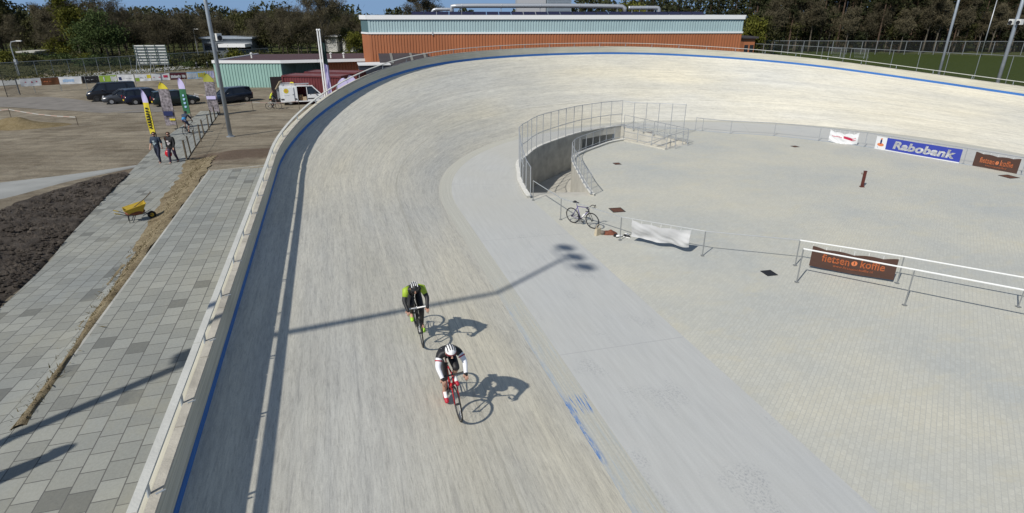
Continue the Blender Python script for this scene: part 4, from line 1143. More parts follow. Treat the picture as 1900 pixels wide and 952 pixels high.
# child in a hi-vis vest on a bicycle by the container
o = ung(507, 203); yw = R(8)
bicycle('small grey bicycle of the child in the yellow vest', M['galv'], M['black'], o, yw, 0, upright=True, foot_up='right').scale = (.92,)*3
jc = riding('right')
for k, dx, dz in (('spine', -.06, .05), ('chest', -.20, .16), ('neck', -.26, .27), ('chin', -.26, .31), ('head', -.25, .36), ('crown', -.25, .40), ('shoulder_l', -.22, .2), ('shoulder_r', -.22, .2), ('elbow_l', -.14, .12), ('elbow_r', -.14, .12), ('wrist_l', -.13, .12), ('wrist_r', -.13, .12), ('hand_l', -.13, .10), ('hand_r', -.13, .10)):
    v = jc[k]; jc[k] = (v[0] + dx, v[1] * 1.15 if 'hand' in k or 'wrist' in k else v[1], v[2] + dz)
person('child in a fluorescent yellow vest sitting on a bicycle near the white van', o, yw, jc, RAD, BONES,
       [('vest', M['hivis'], {'torso', 'shoulder'}, .016), ('sleeve', M['jnavy'], {'upper', 'lower'}, .008), ('trousers', M['coat'], {'hips', 'thigh', 'shin'}, .012)],
       extras=lambda r_, J, fw, up, sd_: (hairdo(r_, J, fw, up, sd_, mat('light_brown_hair', (.14, .08, .04), .6)), shoes(r_, J, M['jblack'])), scale=.92)

# ------------------------------------------------------------------ wheelbarrow
o = ung(257, 412); BY = R(38); t = thing('wheelbarrow', 'yellow wheelbarrow holding a few tools, standing on the lower pavement', 'wheelbarrow', o + Vector((0, 0, .05)), BY); t.scale = (.78,)*3
m = MB(); lo = [(-.26, -.17, .38), (.22, -.15, .34), (.22, .15, .34), (-.26, .17, .38)]; hi = [(-.48, -.36, .66), (.46, -.32, .86), (.46, .32, .86), (-.48, .36, .66)]
li = [Vector(v)*.96 + Vector((0, 0, .03)) for v in lo]; hi2 = [Vector((v[0]*.95, v[1]*.94, v[2])) for v in hi]
m.add(lo + hi, [(3, 2, 1, 0), (0, 1, 5, 4), (1, 2, 6, 5), (2, 3, 7, 6), (3, 0, 4, 7)]); m.add(list(li) + list(hi2), [(0, 1, 2, 3), (1, 0, 4, 5), (2, 1, 5, 6), (3, 2, 6, 7), (0, 3, 7, 4)])
m.tube([Vector(v) + Vector((0, 0, .0)) for v in hi], .022, 6, closed=True); obj('tray', m, M['yellow'], t)
m = MB()
for s in (-1, 1): m.tube([(.62, .06*s, .2), (.30, .14*s, .33), (-.35, .20*s, .37), (-.72, .29*s, .56)], .02, 6)
m.tube([(.24, -.14, .24), (.62, -.12, .42), (.62, .12, .42), (.24, .14, .24)], .014, 5)
obj('frame', m, M['rim'], t)
for s in (-1, 1):
    m = MB(); m.tube([(-.06, .17*s, .34), (-.22, .22*s, .02), (-.36, .22*s, .02), (-.34, .20*s, .36)], .018, 6); obj('leg', m, M['rim'], t)
    m = MB(); m.tube([(-.66, .275*s, .53), (-.86, .31*s, .615)], .026, 6); obj('grip', m, M['yellow'], t)
m = MB(); m.disc_ring((0, 0, 0), (0, 1, 0), .14, .05, 20, 8); w = obj('wheel', m, M['tyre'], t, smooth=True); w.location = (.62, 0, .19)
m = MB(); m.tube([(0, -.05, 0), (0, .05, 0)], .09, 12); obj('hub', m, M['yellow'], w)
lt = o + Matrix.Rotation(BY, 3, 'Z') @ Vector((0, 0, .40))
t = thing('spade', 'spade with a dark handle lying in the yellow wheelbarrow', 'spade', lt, BY)
m = MB(); m.tube([(-.2, .05, .05), (.42, .12, .44), (.62, .14, .62)], .017, 6); m.tube([(.62, .08, .63), (.62, .20, .63)], .017, 5); obj('handle', m, M['woodpost'], t)
m = MB(); m.box((-.24, .04, .05), (.26, .18, .02), m=Matrix.Rotation(-.5, 3, 'Y')); obj('blade', m, M['rust'], t)
t = thing('earth_load', 'small load of brown earth in the yellow wheelbarrow', 'earth', lt, BY)
m = MB(); m.ball((-.02, 0, -.0), (.33, .20, .13), 14, 8); o_ = obj('heap', m, M['rustcloth'], t, smooth=True)

# ------------------------------------------------------------------ stakes with tape, barrier tape
stk = [((347, 297), 1.0)] + [((355, 288), 1), ((364, 275), 1), ((373, 263), 1), ((379.5, 252), 1), ((388, 241), 1), ((394, 231), 1), ((400, 223), 1), ((405, 213), 1)]
sp0 = None; spts = []
for q, h in stk:
    p = ung(*q); spts.append(p); hgt = 1.12
    m = MB(); m.box((0, 0, hgt/2 - .1), (.075, .075, hgt + .2)); m.box((0, 0, hgt + .01), (.085, .085, .02)); 
    if sp0 is None:
        sp0 = obj('stake', m, M['woodpost']); sp0.location = p; tag(sp0, 'dark wooden stake in the leaning row along the lower pavement', 'stake', 'stakes along the lower pavement')
    else:
        c = sp0.copy(); C.objects.link(c); c.location = p; c.rotation_euler = (random.uniform(-.05, .05), random.uniform(-.05, .05), random.random())
m = MB(); m.tube([p + Vector((0, 0, .95 - (.06 if i % 1 else 0))) for i, p in enumerate(spts)], .008, 4)
o = obj('cord', m, M['black']); tag(o, 'thin dark cord strung between the wooden stakes', 'cord')
M['bgrey2'] = mat('dull_white_tape', (.48, .48, .46), .6); M['tapered'] = mat('faded_red_tape', (.50, .36, .31), .6)
def tape(pts, hs, lab):
    P = [ung(*q) for q in pts]; t = thing('barrier_tape', lab, 'barrier tape', P[0]); O = P[0]
    for p, h in zip(P, hs):
        m = MB(); m.tube([p - Vector((0, 0, .1)), p + Vector((0, 0, h + .05))], .025, 5); obj('stake', m, M['woodpost'], t, origin=O)
    for i in range(len(P) - 1):
        a, b = P[i] + Vector((0, 0, hs[i])), P[i+1] + Vector((0, 0, hs[i+1])); L = (b - a).length; n = max(6, int(L / .8)); m1 = MB(); m2 = MB()
        for k in range(n):
            f0, f1 = k / n, (k + 1) / n; sag = lambda f: Vector((0, 0, -.12 * math.sin(PI * f)))
            m1.cur = k % 2; m1.grid([[a.lerp(b, f0) + sag(f0), a.lerp(b, f1) + sag(f1)], [a.lerp(b, f0) + sag(f0) - Vector((0, 0, .055)), a.lerp(b, f1) + sag(f1) - Vector((0, 0, .055))]])
        obj('striped_tape', m1, [M['bgrey2'], M['tapered']], t, origin=O)
tape([(-60, 222), (22, 222), (145, 233)], [.9, .9, .7], 'striped tape on stakes around the sand heap at the left')
tape([(362, 188), (420, 190)], [.8, .8], 'short run of striped tape behind the parked dark estate car')
tape([(404, 212), (470, 207), (556, 203)], [.8, .9, .8], 'striped tape on thin stakes between the mast and the white van')

# ------------------------------------------------------------------ feather flags
def feather(label, px, py, H, w, cols, yaw, ground=None, lean=0.0, stout=.5, marks=None):
    """pole with a curved tip and a tall narrow sail; cols are (share, material) from the bottom up"""
    o = ground if ground is not None else ung(px, py)
    t = thing('feather_flag', label, 'flag', o, group='feather flags'); t.rotation_euler = (0, lean, yaw); del t['group']
    def spine(f):
        z = .35 + (H - .35) * f; x = w * .95 * max(0, (f - .70) / .30) ** 2.0
        if f > .9: z -= .35 * w * ((f - .9) / .1) ** 2
        return Vector((x, 0, z))
    m = MB(); m.tube([(0, 0, 0), (0, 0, .35)] + [spine(f) for f in np.linspace(.02, 1, 24)], [.018]*3 + list(np.linspace(.018, .007, 23)), 5); obj('pole', m, M['black'], t)
    m = MB(); m.tube([(0, 0, -.15), (0, 0, .3)], .03, 6); m.box((0, 0, .02), (.5, .06, .03)); m.box((0, 0, .023), (.06, .5, .03)); obj('foot', m, M['black'], t)
    acc = 0.0
    def row(f):
        a = spine(f); wd = w * (1 if f < .72 else math.sqrt(max(.0, 1 - ((f - .72) / .285) ** 2))); wd = max(.015, wd - a.x)
        return [a + Vector((wd * k / 4, .05 * math.sin(f * 9 + k * 1.3) * k / 4, -.08 * k / 4 * (1 if f < .1 else 0))) for k in range(5)]
    for sh, ml in cols:
        m = MB(); m.grid([row(f) for f in np.linspace(acc, min(.995, acc + sh), max(3, int(sh * 26)))]); obj('sail', m, ml, t, smooth=True); acc += sh
    if marks:
        for (f0, f1, a, b, ml) in marks:
            m = MB(); g = []
            for f in np.linspace(f0, f1, 3): 
                r = row(f); g.append([r[0].lerp(r[-1], a) , r[0].lerp(r[-1], b)])
            m.grid([[v + Vector((0, -.012, 0)) for v in r] for r in g]); m.grid([[v + Vector((0, .06, 0)) for v in r] for r in g]); obj('printed_mark', m, ml, t)
    return t
feather('yellow feather flag with lilac tip standing just behind the walkers', 291, 256, 3.5, .42, [(.66, M['byellow']), (.34, M['blilac'])], R(180), lean=0,
        marks=[(.10 + .06*k, .135 + .06*k, .3, .75, M['bblack']) for k in range(8)])
feather('mottled grey feather flag with yellow tip beside the lower pavement', 330, 240, 3.75, .85, [(.78, M['bcamo']), (.22, M['byellow'])], R(180), marks=[(.2, .3, .1, .9, M['bnavy']), (.1, .14, .0, .5, M['byellow'])])
feather('green feather flag with lilac tip behind the cyclist on the pavement', 355, 218, 3.6, .62, [(.64, M['bdgreen']), (.36, M['blilac'])], R(175), marks=[(.15 + .1*k, .2 + .1*k, .35, .6, M['bsky']) for k in range(4)])
feather('mottled grey feather flag with yellow tip farthest up the path by the dark car', 409, 214, 3.9, .95, [(.72, M['bcamo']), (.28, mat('olive_print', (.32, .33, .05), .5))], R(180), marks=[(.3, .38, .1, .95, M['blilac'])])
for q, lab in (((626, 165), 'pale lilac feather flag showing its rounded tip above the track wall, left of two'), ((664, 160), 'pale lilac feather flag showing its rounded tip above the track wall, right of two')):
    p = at_depth(q[0], q[1], 52); g_ = Vector((p.x, p.y, .5)); feather(lab, 0, 0, p.z + .65, .95, [(.6, M['bdgreen'] if q[0] < 640 else M['bwhite']), (.4, M['blilac'])], R(0 if q[0] < 640 else 180), ground=g_)
_b = nt(-7.15, 7.3); _b.z = zT(_b.x, _b.y); feather('unseen feather flag added beside the floodlight mast to cast a shadow on the pavement', 0, 0, 3.6, .8, [(.7, M['bcamo']), (.3, M['byellow'])], R(-150), ground=_b)  # flag added out of view only to throw the second shadow
# the two flag poles with a hanging banner flag
for k, (x, lab) in enumerate(((604.5, 'white flag pole left of its twin, without a flag in view'), (608.5, 'white flag pole with a furled dark banner'))):
    p = at_depth(x, 190, 49); p.z = .6; top = at_depth(592 if k == 0 else 596, 57, 49)
    t = thing('flag_pole', lab, 'flag pole', p); h = top.z - .6
    m = MB(); m.tube([(0, 0, 0), (0, 0, h)], [.075, .055], 8); obj('pole', m, M['white'], t)
    m = MB(); m.ball((0, 0, h + .05), .09, 8, 6); obj('cap', m, M['white'], t)
    if k:
        f = thing('furled_flag', 'long furled dark flag with a pale lilac middle hanging from the white pole', 'flag', p)
        for z0, z1, ml in ((h*.10, h*.30, M['jnavy']), (h*.30, h*.64, M['blilac']), (h*.64, h*.88, mat('dark_green_flag', (.02, .05, .045), .7))):
            m = MB(); m.grid([[Vector((.08 + (.16 + .30 * (1 - z / h)) * j / 5, .12 * math.sin(j * 1.8 + z * 1.1), z - .12 * j / 5)) for j in range(6)] for z in np.linspace(z0, z1, 8)]); obj('cloth', m, ml, f, smooth=True)

# ------------------------------------------------------------------ banner fence along the car park
bf = [ung(*q) for q in ((36, 174), (66, 172), (115, 169), (163, 167), (211, 164.5), (254, 163), (302, 161), (345, 158.5), (400, 155))]
bfe = thing('banner_fence', 'low wire fence of thin posts carrying the row of banners behind the parked cars', 'fence', bf[0]); O = bfe.location
for p in bf:
    m = MB(); m.tube([p - Vector((0, 0, .1)), p + Vector((0, 0, 1.65))], .03, 5); obj('post', m, M['fencegrey'], bfe, origin=O)
m = MB(); m.tube([p + Vector((0, 0, 1.62)) for p in bf], .02, 5); m.tube([p + Vector((0, 0, .82)) for p in bf], .012, 4); obj('rail', m, M['fencegrey'], bfe, origin=O)
def bfp(x):
    """point on the banner fence line at photo column x"""
    best = None
    for a, b in zip(bf[:-1], bf[1:]):
        for k in range(41):
            p = a.lerp(b, k / 40); zc = p.y * cp - (p.z + 1.2 - CAMH) * sp; u = CX + FPX * p.x / zc
            if best is None or abs(u - x) < best[0]: best = (abs(u - x), p)
    return best[1]
BN = [(37, 75, M['bwhite'], 'white banner with faint pink marks, leftmost on the banner fence', [(.15, .85, .3, .6, M['bred'], .18)]),
      (76, 109, mat('brown_orange_vinyl', (.13, .05, .018), .5), 'brown banner with orange marks, second on the banner fence', [(.1, .6, .35, .6, M['borange'], .4)]),
      (110, 151, M['bwhite'], 'white banner with pale blue marks beside the brown one', [(.1, .9, .25, .75, M['bsky'], .5)]),
      (152, 184, M['bblack'], 'black banner with one line of white marks on the banner fence', [(.1, .9, .42, .58, M['bwhite'], .55)]),
      (185, 217, M['bgreen'], 'lime green banner with a white right side on the banner fence', [(.06, .3, .15, .85, M['bwhite'], .5), (.5, 1, .1, .9, M['bwhite'], .55)]),
      (218, 248, M['bwhite'], 'white banner with a dark blue round mark and grey line', [(.07, .24, .3, .75, M['bnavy'], 1), (.32, .9, .42, .6, M['bgrey'], .5)]),
      (251, 280, M['bwhite'], 'white banner with green and yellow corners on the banner fence', [(0, .25, .5, 1, M['bgreen'], 1), (.75, 1, .1, .6, M['byellow'], 1), (.3, .7, .35, .65, M['bgrey'], .7)]),
      (281, 314, M['bwhite'], 'white banner with a red mark at its right end', [(.1, .6, .4, .6, M['bred'], .3), (.66, .9, .25, .6, M['bred'], 1)]),
      (315, 346, M['bmaroon'], 'dark maroon banner with large pale marks behind the green flag', [(.05, .95, .3, .75, M['bwhite'], .45)]),
      (347, 383, M['bsky'], 'blue, white and yellow banner near the right end of the fence', [(0, .5, .1, .9, M['bwhite'], .6), (.55, .95, .1, .95, M['byellow'], .9)]),
      (384, 402, M['blilac'], 'violet and white banner at the right end of the fence behind the mast', [(.1, .6, .2, .7, M['bwhite'], .9)])]
for x0, x1, ml, lab, marks in BN:
    a, b = bfp(x0), bfp(x1)
    root, srf, x, n = banner('banner', lab, a, b, 0, 1, 1.62, .78, ml, -1, sag=.02, rip=.015, group='banners on the car park fence'); del root['group']
    flip = (b - a).x < 0
    for (u0, u1, v0, v1, mm, dens) in marks:
        m = MB(); k = max(1, int((u1 - u0) * 14)); rr = random.Random(int(x0))
        for i in range(k):
            if dens < 1 and rr.random() > dens + .25: continue
            uu0, uu1 = u0 + (u1-u0)*i/k, u0 + (u1-u0)*(i + (1 if dens == 1 else .8))/k; vv0 = v0 + (0 if dens == 1 else rr.random()*.12); vv1 = v1 - (0 if dens == 1 else rr.random()*.12)
            m.grid([[srf(uu0, vv0, .012), srf(uu1, vv0, .012)], [srf(uu0, vv1, .012), srf(uu1, vv1, .012)]])
        if m.v: obj('printed_mark', m, mm, root, origin=root.location)
# dark gate at its left end
a, b = ung(14, 180), ung(38, 176); t = thing('metal_gate', 'dark leaning metal gate panel at the left end of the banner fence', 'gate', a); O = a
m = MB(); m.tube([a, a + Vector((0, 0, 2.4)), b + Vector((0, 0, 1.9)), b], .04, 5); obj('gate_frame', m, M['black'], t, origin=O)
m = MB()
for k in range(1, 12):
    p = a.lerp(b, k/12); m.tube([p, p + Vector((0, 0, 2.3 - .5*k/12))], .012, 4)
obj('bars', m, M['black'], t, origin=O)
for q, lab in (((366, 127), 'leftmost of two short dark bollards on the far road'), ((386, 126), 'right of two short dark bollards on the far road')):
    o = ung(*q); t = thing('bollard', lab, 'bollard', o); m = MB(); m.tube([(0, 0, 0), (0, 0, 1.05), (0, 0, 1.1)], [.14, .12, .06], 8); obj('shaft', m, M['black'], t); m = MB(); m.tube([(0, 0, .82), (0, 0, .92)], .135, 8); obj('band', m, M['bgrey'], t)

# far wire fence along the wood
ff = [ung(x, y) for x, y in ((-300, 168), (-210, 162), (-120, 156), (-60, 151), (0, 146), (35, 143.5), (70, 141), (101, 139), (131, 137), (160, 135), (184, 133.2), (206, 131.5), (226, 130), (245, 128.5), (265, 127), (290, 125.3), (318, 123), (345, 121), (372, 119), (400, 117), (430, 115), (465, 112.5), (500, 110)) ]
fence('wire_fence', 'long dark wire mesh fence along the wood behind the car park', ff, 2.1, .04, rails=(.99,), net=M['netd'], pm=M['fencegrey'], foot=False)

# ------------------------------------------------------------------ hoarding seen from the back
a, b = ung(269, 138), ung(311, 137.4); b.y = a.y + .5; d = (b - a).normalized(); nrm = Vector((d.y, -d.x, 0)); t = thing('hoarding', 'large white hoarding on steel legs seen from behind beyond the banner fence', 'hoarding', a); O = a
zt = at_depth(265, 84, a.y).z; zb_ = at_depth(269, 121, a.y).z; e = .6
p0, p1 = a - d*e, b + d*e; m = MB()
m.beam(Vector((*p0.lerp(p1, 0).xy, (zt+zb_)/2)), Vector((*p1.xy, (zt+zb_)/2)), .04, zt - zb_); obj('board', m, M['offwhite'], t, origin=O)
m = MB()
for k in range(7): z = zb_ + (zt - zb_) * (k + .5) / 7; m.beam(Vector((*p0.xy, z)) + nrm*.10, Vector((*p1.xy, z)) + nrm*.10, .10, .10)
for f in (0.0, .33, .66, 1): q = p0.lerp(p1, f) + nrm*.2; m.beam(Vector((*q.xy, zb_)), Vector((*q.xy, zt + .05)), .1, .1, up=(1, 0, 0))
obj('battens', m, mat('dark_green_steel', (.05, .085, .08), .6), t, origin=O)
for f in (.05, .5, .95):
    q = p0.lerp(p1, f) + nrm*.2; m = MB(); m.tube([Vector((*q.xy, a.z - .2)), Vector((*q.xy, zb_ + .3))], .06, 6); m.tube([q + nrm*2.0 - Vector((0, 0, .1)), Vector((*q.xy, zb_ + (zt-zb_)*.6))], .05, 5); obj('leg', m, M['fencegrey'], t, origin=O)
# ------------------------------------------------------------------ cars
M['plate'] = mat('yellow_number_plate', (.75, .55, .03), .5); M['lamp'] = mat('clear_lamp', (.75, .76, .78), .15, .2); M['tail'] = mat('red_lamp', (.35, .01, .01), .25)
def loft(m, secs, caps=True):
    """secs: list of rings of equal length"""
    n = len(secs[0]); o = [p for r in secs for p in r]; fs = []
    for i in range(len(secs) - 1):
        for k in range(n):
            k2 = (k + 1) % n; fs.append((i*n + k, i*n + k2, (i+1)*n + k2, (i+1)*n + k))
    if caps: fs.append(tuple(range(n - 1, -1, -1))); fs.append(tuple((len(secs)-1)*n + k for k in range(n)))
    return m.add(o, fs)
def car(label, paint, loc, yaw, L=4.3, Wd=1.76, belt=(.62, .78, .92, .95, .96, .88), roofz=1.46, cab=(-.475, -.28, .04, .25), style='hatch', group='cars parked in the car park'):
    t = thing('parked_car', label, 'car', loc, yaw)
    hw = Wd / 2; xs = [L*k for k in (.5, .465, .36, .22, -.1, -.36, -.47, -.5)]
    bz = [.60, .70, .84, .93, .96, .97, .93, .86] if style != 'van' else [.75, .95, 1.12, 1.15, 1.15, 1.15, 1.15, 1.1]
    wk = [.78, .92, .985, 1, 1, .99, .94, .86]; zb = [.34, .26, .22, .2, .2, .22, .28, .36]
    m = MB(); secs = []
    for x, z, k, b in zip(xs, bz, wk, zb):
        w = hw * k; secs.append([Vector((x, -w*.9, b)), Vector((x, w*.9, b)), Vector((x, w, b + .14)), Vector((x, w, z - .2)), Vector((x, w*.95, z - .03)), Vector((x, w*.86, z)), Vector((x, -w*.86, z)), Vector((x, -w*.95, z - .03)), Vector((x, -w, z - .2)), Vector((x, -w, b + .14))])
    loft(m, secs); body = obj('body', m, paint, t, smooth=False)
    for p in body.data.polygons: p.use_smooth = len(p.vertices) == 4
    z0 = bz[4] - .02; x0, x1, x2, x3 = [L*c for c in cab]
    def ring(x, xt, z, w): return (x, xt, z, w)
    # cabin: glass body with a painted roof and pillars
    lo = [(x0, hw*.80), (x1 - .05, hw*.88), (x2, hw*.89), (x3 + .10, hw*.80)]; hiw = hw * .70
    tx = [x0 + .16 if style != 'van' else x0 + .06, x1, x2, x3 - .62]
    m = MB(); secs = []
    for (x, w), xt in zip(lo, tx): secs.append([Vector((x, -w, z0)), Vector((x, w, z0)), Vector((xt, hiw, roofz - .05)), Vector((xt, -hiw, roofz - .05))])
    loft(m, secs); obj('windows', m, M['glass'], t)
    m = MB(); secs = []
    for xt, dz in zip([tx[0] - .04, tx[0] + .15, tx[1], tx[2], tx[3] - .12, tx[3] + .04], [-.03, 0, .02, .02, 0, -.03]):
        secs.append([Vector((xt, -hiw - .03, roofz - .07 + dz)), Vector((xt, hiw + .03, roofz - .07 + dz)), Vector((xt, hiw*.8, roofz + dz)), Vector((xt, -hiw*.8, roofz + dz))])
    loft(m, secs); 
    for (x, w), xt in zip(lo, tx):
        for s in (-1, 1): m.beam((x, s*(w + .008), z0), (xt, s*(hiw + .012), roofz - .04), .09, .05, up=(1, 0, 0))
    obj('roof', m, paint, t)
    for s in (-1, 1):
        for x in (L*.31, -L*.30):
            m = MB(); m.disc_ring((0, 0, 0), (0, 1, 0), .235, .085, 20, 8); w = obj('wheel', m, M['tyre'], t, smooth=True); w.location = (x, s*(hw - .065), .31)
            m = MB(); m.tube([(0, -.088, 0), (0, .088, 0)], .175, 14); obj('rim', m, M['alloy'] if style != 'van' else M['rim'], w)
            m = MB(); m.tube([(x, s*(hw - .06), .32), (x, s*(hw + .004), .32)], .355, 18); obj('wheel_arch', m, M['black'], t)
        m = MB(); m.box((L*.462, s*hw*.62, .68 if style != 'van' else .85), (.14, hw*.46, .19)); obj('headlight', m, M['lamp'], t)
        m = MB(); m.box((-L*.49, s*hw*.74, .80), (.09, hw*.22, .24)); obj('tail_light', m, M['tail'], t)
        m = MB(); m.ball((L*.17, s*(hw + .08), 1.0 if style != 'van' else 1.2), (.08, .10, .07), 8, 6); obj('wing_mirror', m, paint, t, smooth=True)
    for x, s in ((-L*.502, 1), (L*.502, 1)):
        m = MB(); m.box((x, 0, .50), (.03, .50, .12)); obj('number_plate', m, M['plate'], t)
    m = MB(); m.box((L*.485, 0, .52), (.06, Wd*.55, .14)); m.box((L*.475, 0, .33), (.07, Wd*.8, .07)); m.box((-L*.49, 0, .33), (.06, Wd*.84, .09)); obj('bumper_trim', m, M['black'], t)
    return t
def paint(name, c): return mat(name, c, .22, .1, spec=.5)
cg = lambda x, y: ung(x, y)
car('black van with its nose to the left, leftmost of the parked cars', paint('black_car_paint', (.014, .014, .017)), cg(211, 186), R(214), 4.6, 1.86, roofz=1.85, cab=(-.49, -.30, .10, .36), style='van')
car('dark grey saloon with its headlights to the left, beside the black van', paint('graphite_car_paint', (.055, .06, .07)), cg(237, 191), R(212), 4.3, roofz=1.42)
car('dark navy estate car parked between the grey saloon and the hatchback', paint('navy_car_paint', (.012, .016, .035)), cg(276, 191.5), R(42), 4.3, roofz=1.52)
car('dark green black hatchback with a yellow rear plate behind the mottled flag', paint('green_black_car_paint', (.013, .022, .022)), cg(328, 195), R(40), 4.2, roofz=1.46)
car('blue black hatchback standing apart beside the tall mast', paint('blue_black_car_paint', (.014, .022, .04)), cg(430, 190), R(232), 4.1, roofz=1.52)

# ------------------------------------------------------------------ white van with its side door open
a, b = ung(529, 196), ung(604, 193); d = (b - a); yaw = math.atan2(d.y, d.x) ; L = 4.55; o = a.lerp(b, .5) + Vector((d.y, -d.x, 0)).normalized() * -.9
o.z = zT(o.x, o.y)
t = thing('white_van', 'white van with its side door open in front of the red containers', 'van', o, yaw)
WV = mat('van_white_paint', (.72, .74, .76), .3, spec=.5)
hw = .90; zt = 1.86; m = MB(); xr, xd0, xd1, xc = -L/2, -.62, .28, L/2
# near side (towards -y): rear quarter, and the piece ahead of the opening
def slab(x0, x1, y, z0, z1, th=.05): m.box(((x0+x1)/2, y, (z0+z1)/2), (x1-x0, th, z1-z0))
slab(xr, xd0, -hw + .025, .32, zt - .06); slab(xd1, 1.02, -hw + .025, .32, 1.02); slab(xd0, xd1, -hw + .03, .32, .42)
slab(xr, 1.02, hw - .025, .32, zt - .06)
m.box((xr + .025, 0, 1.06), (.05, 2*hw - .106, 1.46)); m.box(((xr + .62)/2, 0, zt - .03), (.62 - xr, 2*hw - .06, .06)); m.box(((xr + 1.0)/2, 0, .36), (1.0 - xr, 2*hw - .11, .06))
loft(m, [[Vector((x, -w, .30)), Vector((x, w, .30)), Vector((x, w, z)), Vector((x, w*.9, z + .05)), Vector((x, -w*.9, z + .05)), Vector((x, -w, z))] for x, w, z in ((1.023, hw - .002, 1.0), (1.45, hw*.98, .97), (1.95, hw*.94, .86), (2.18, hw*.84, .70), (2.28, hw*.68, .55))])
obj('body', m, WV, t)
m = MB(); secs = [[Vector((x, -w, z0)), Vector((x, w, z0)), Vector((x2, w2, z1)), Vector((x2, -w2, z1))] for x, w, z0, x2, w2, z1 in ((.31, hw - .06, 1.02, .31, hw*.82, zt - .08), (.95, hw - .06, 1.02, .75, hw*.82, zt - .08), (1.62, hw*.84, 1.0, .86, hw*.78, zt - .09))]
loft(m, secs); obj('cab_windows', m, M['glass'], t)
m = MB()
for s in (-1, 1):
    m.beam((.30, s*(hw - .045), 1.0), (.30, s*hw*.83, zt - .05), .12, .06, up=(1, 0, 0)); m.beam((1.62, s*hw*.85, 1.0), (.84, s*hw*.79, zt - .05), .09, .06, up=(0, 1, 0)); m.beam((.30, s*hw*.82, zt - .06), (.86, s*hw*.79, zt - .06), .09, .06)
m.box((.6, 0, zt - .045), (.62, 2*hw*.78, .06)); obj('cab_frame', m, WV, t)
m = MB(); m.box((xr + .85, -hw - .045, 1.06), (.95, .05, 1.36)); dr = obj('sliding_door', m, WV, t); 
m = MB(); m.box((xr + 1.25, -hw - .08, 1.05), (.12, .03, .05)); obj('handle', m, M['black'], dr)
m = MB(); m.tube([(xr + .62, -hw - .072, 1.42), (xr + .62, -hw - .078, 1.42)], .24, 20); lg = obj('round_sign', m, M['byellow'], t)
lettering('lettering', 'U', .30, M['borange'], lg, (xr + .62, -hw - .08, 1.42), (1, 0, 0), (0, 0, 1), bold=.012)
m = MB()
for k in range(5): m.box((xr + .45 + .1*k, -hw - .072, .98), (.07, .006, .05))
obj('printed_line', m, M['bgrey'], t)
m = MB(); m.box((xr + .8, -hw - .02, .62), (1.5, .06, .10)); m.box((.66, -hw - .005, .62), (.7, .04, .09)); m.box((2.26, 0, .42), (.12, 1.2, .2)); m.box((xr - .02, 0, .42), (.10, 1.6, .18)); obj('black_trim', m, M['black'], t)
m = MB(); m.box((.62, -hw + .0, .99), (.12, .03, .04)); obj('door_handle', m, M['black'], t)
for s in (-1, 1):
    for x in (1.42, -1.38):
        m = MB(); m.disc_ring((0, 0, 0), (0, 1, 0), .235, .09, 20, 8); w = obj('wheel', m, M['tyre'], t, smooth=True); w.location = (x, s*(hw - .10), .32)
        m = MB(); m.tube([(0, -.06, 0), (0, .06, 0)], .18, 14); obj('rim', m, M['alloy'], w)
    m = MB(); m.box((2.16, s*.62, .74), (.16, .26, .18)); obj('headlight', m, M['lamp'], t)
    m = MB(); m.ball((1.1, s*(hw + .1), 1.12), (.08, .11, .1), 8, 6); obj('wing_mirror', m, M['black'], t, smooth=True)
m = MB(); m.tube([(xr + .1, -.62, zt + .18), (.55, -.62, zt + .18)], .055, 6); m.tube([(xr + .1, .62, zt + .18), (.55, .62, zt + .18)], .04, 6)
for x in (xr + .3, -.8, .3): m.tube([(x, -.7, zt + .1), (x, .7, zt + .1)], .03, 5); m.box((x, -.66, zt + .04), (.06, .06, .12)); m.box((x, .66, zt + .04), (.06, .06, .12))
obj('roof_rack', m, M['galv'], t)
R3 = Matrix.Rotation(yaw, 3, 'Z')
for v, s_, lab, c in (((-.35, -.35, .40), (.4, .5, .55), 'brown cardboard box inside the open side door of the white van', (.24, .14, .07)), ((.02, -.45, .40), (.35, .4, .36), 'pale cardboard box beside the brown one in the open white van', (.42, .33, .22))):
    k = thing('cardboard_box', lab, 'box', o + R3 @ Vector(v), yaw); m = MB(); m.box((0, 0, s_[2]/2), s_); obj('carton', m, mat('cardboard', c, .8, var=.1), k)
    m = MB(); m.box((0, 0, s_[2] + .003), (s_[0]*1.005, .06, .004)); m.box((0, -s_[1]/2 - .003, s_[2]*.8), (.06, .004, s_[2]*.4)); obj('packing_tape', m, mat('packing_tape', (.5, .4, .25), .3), k)

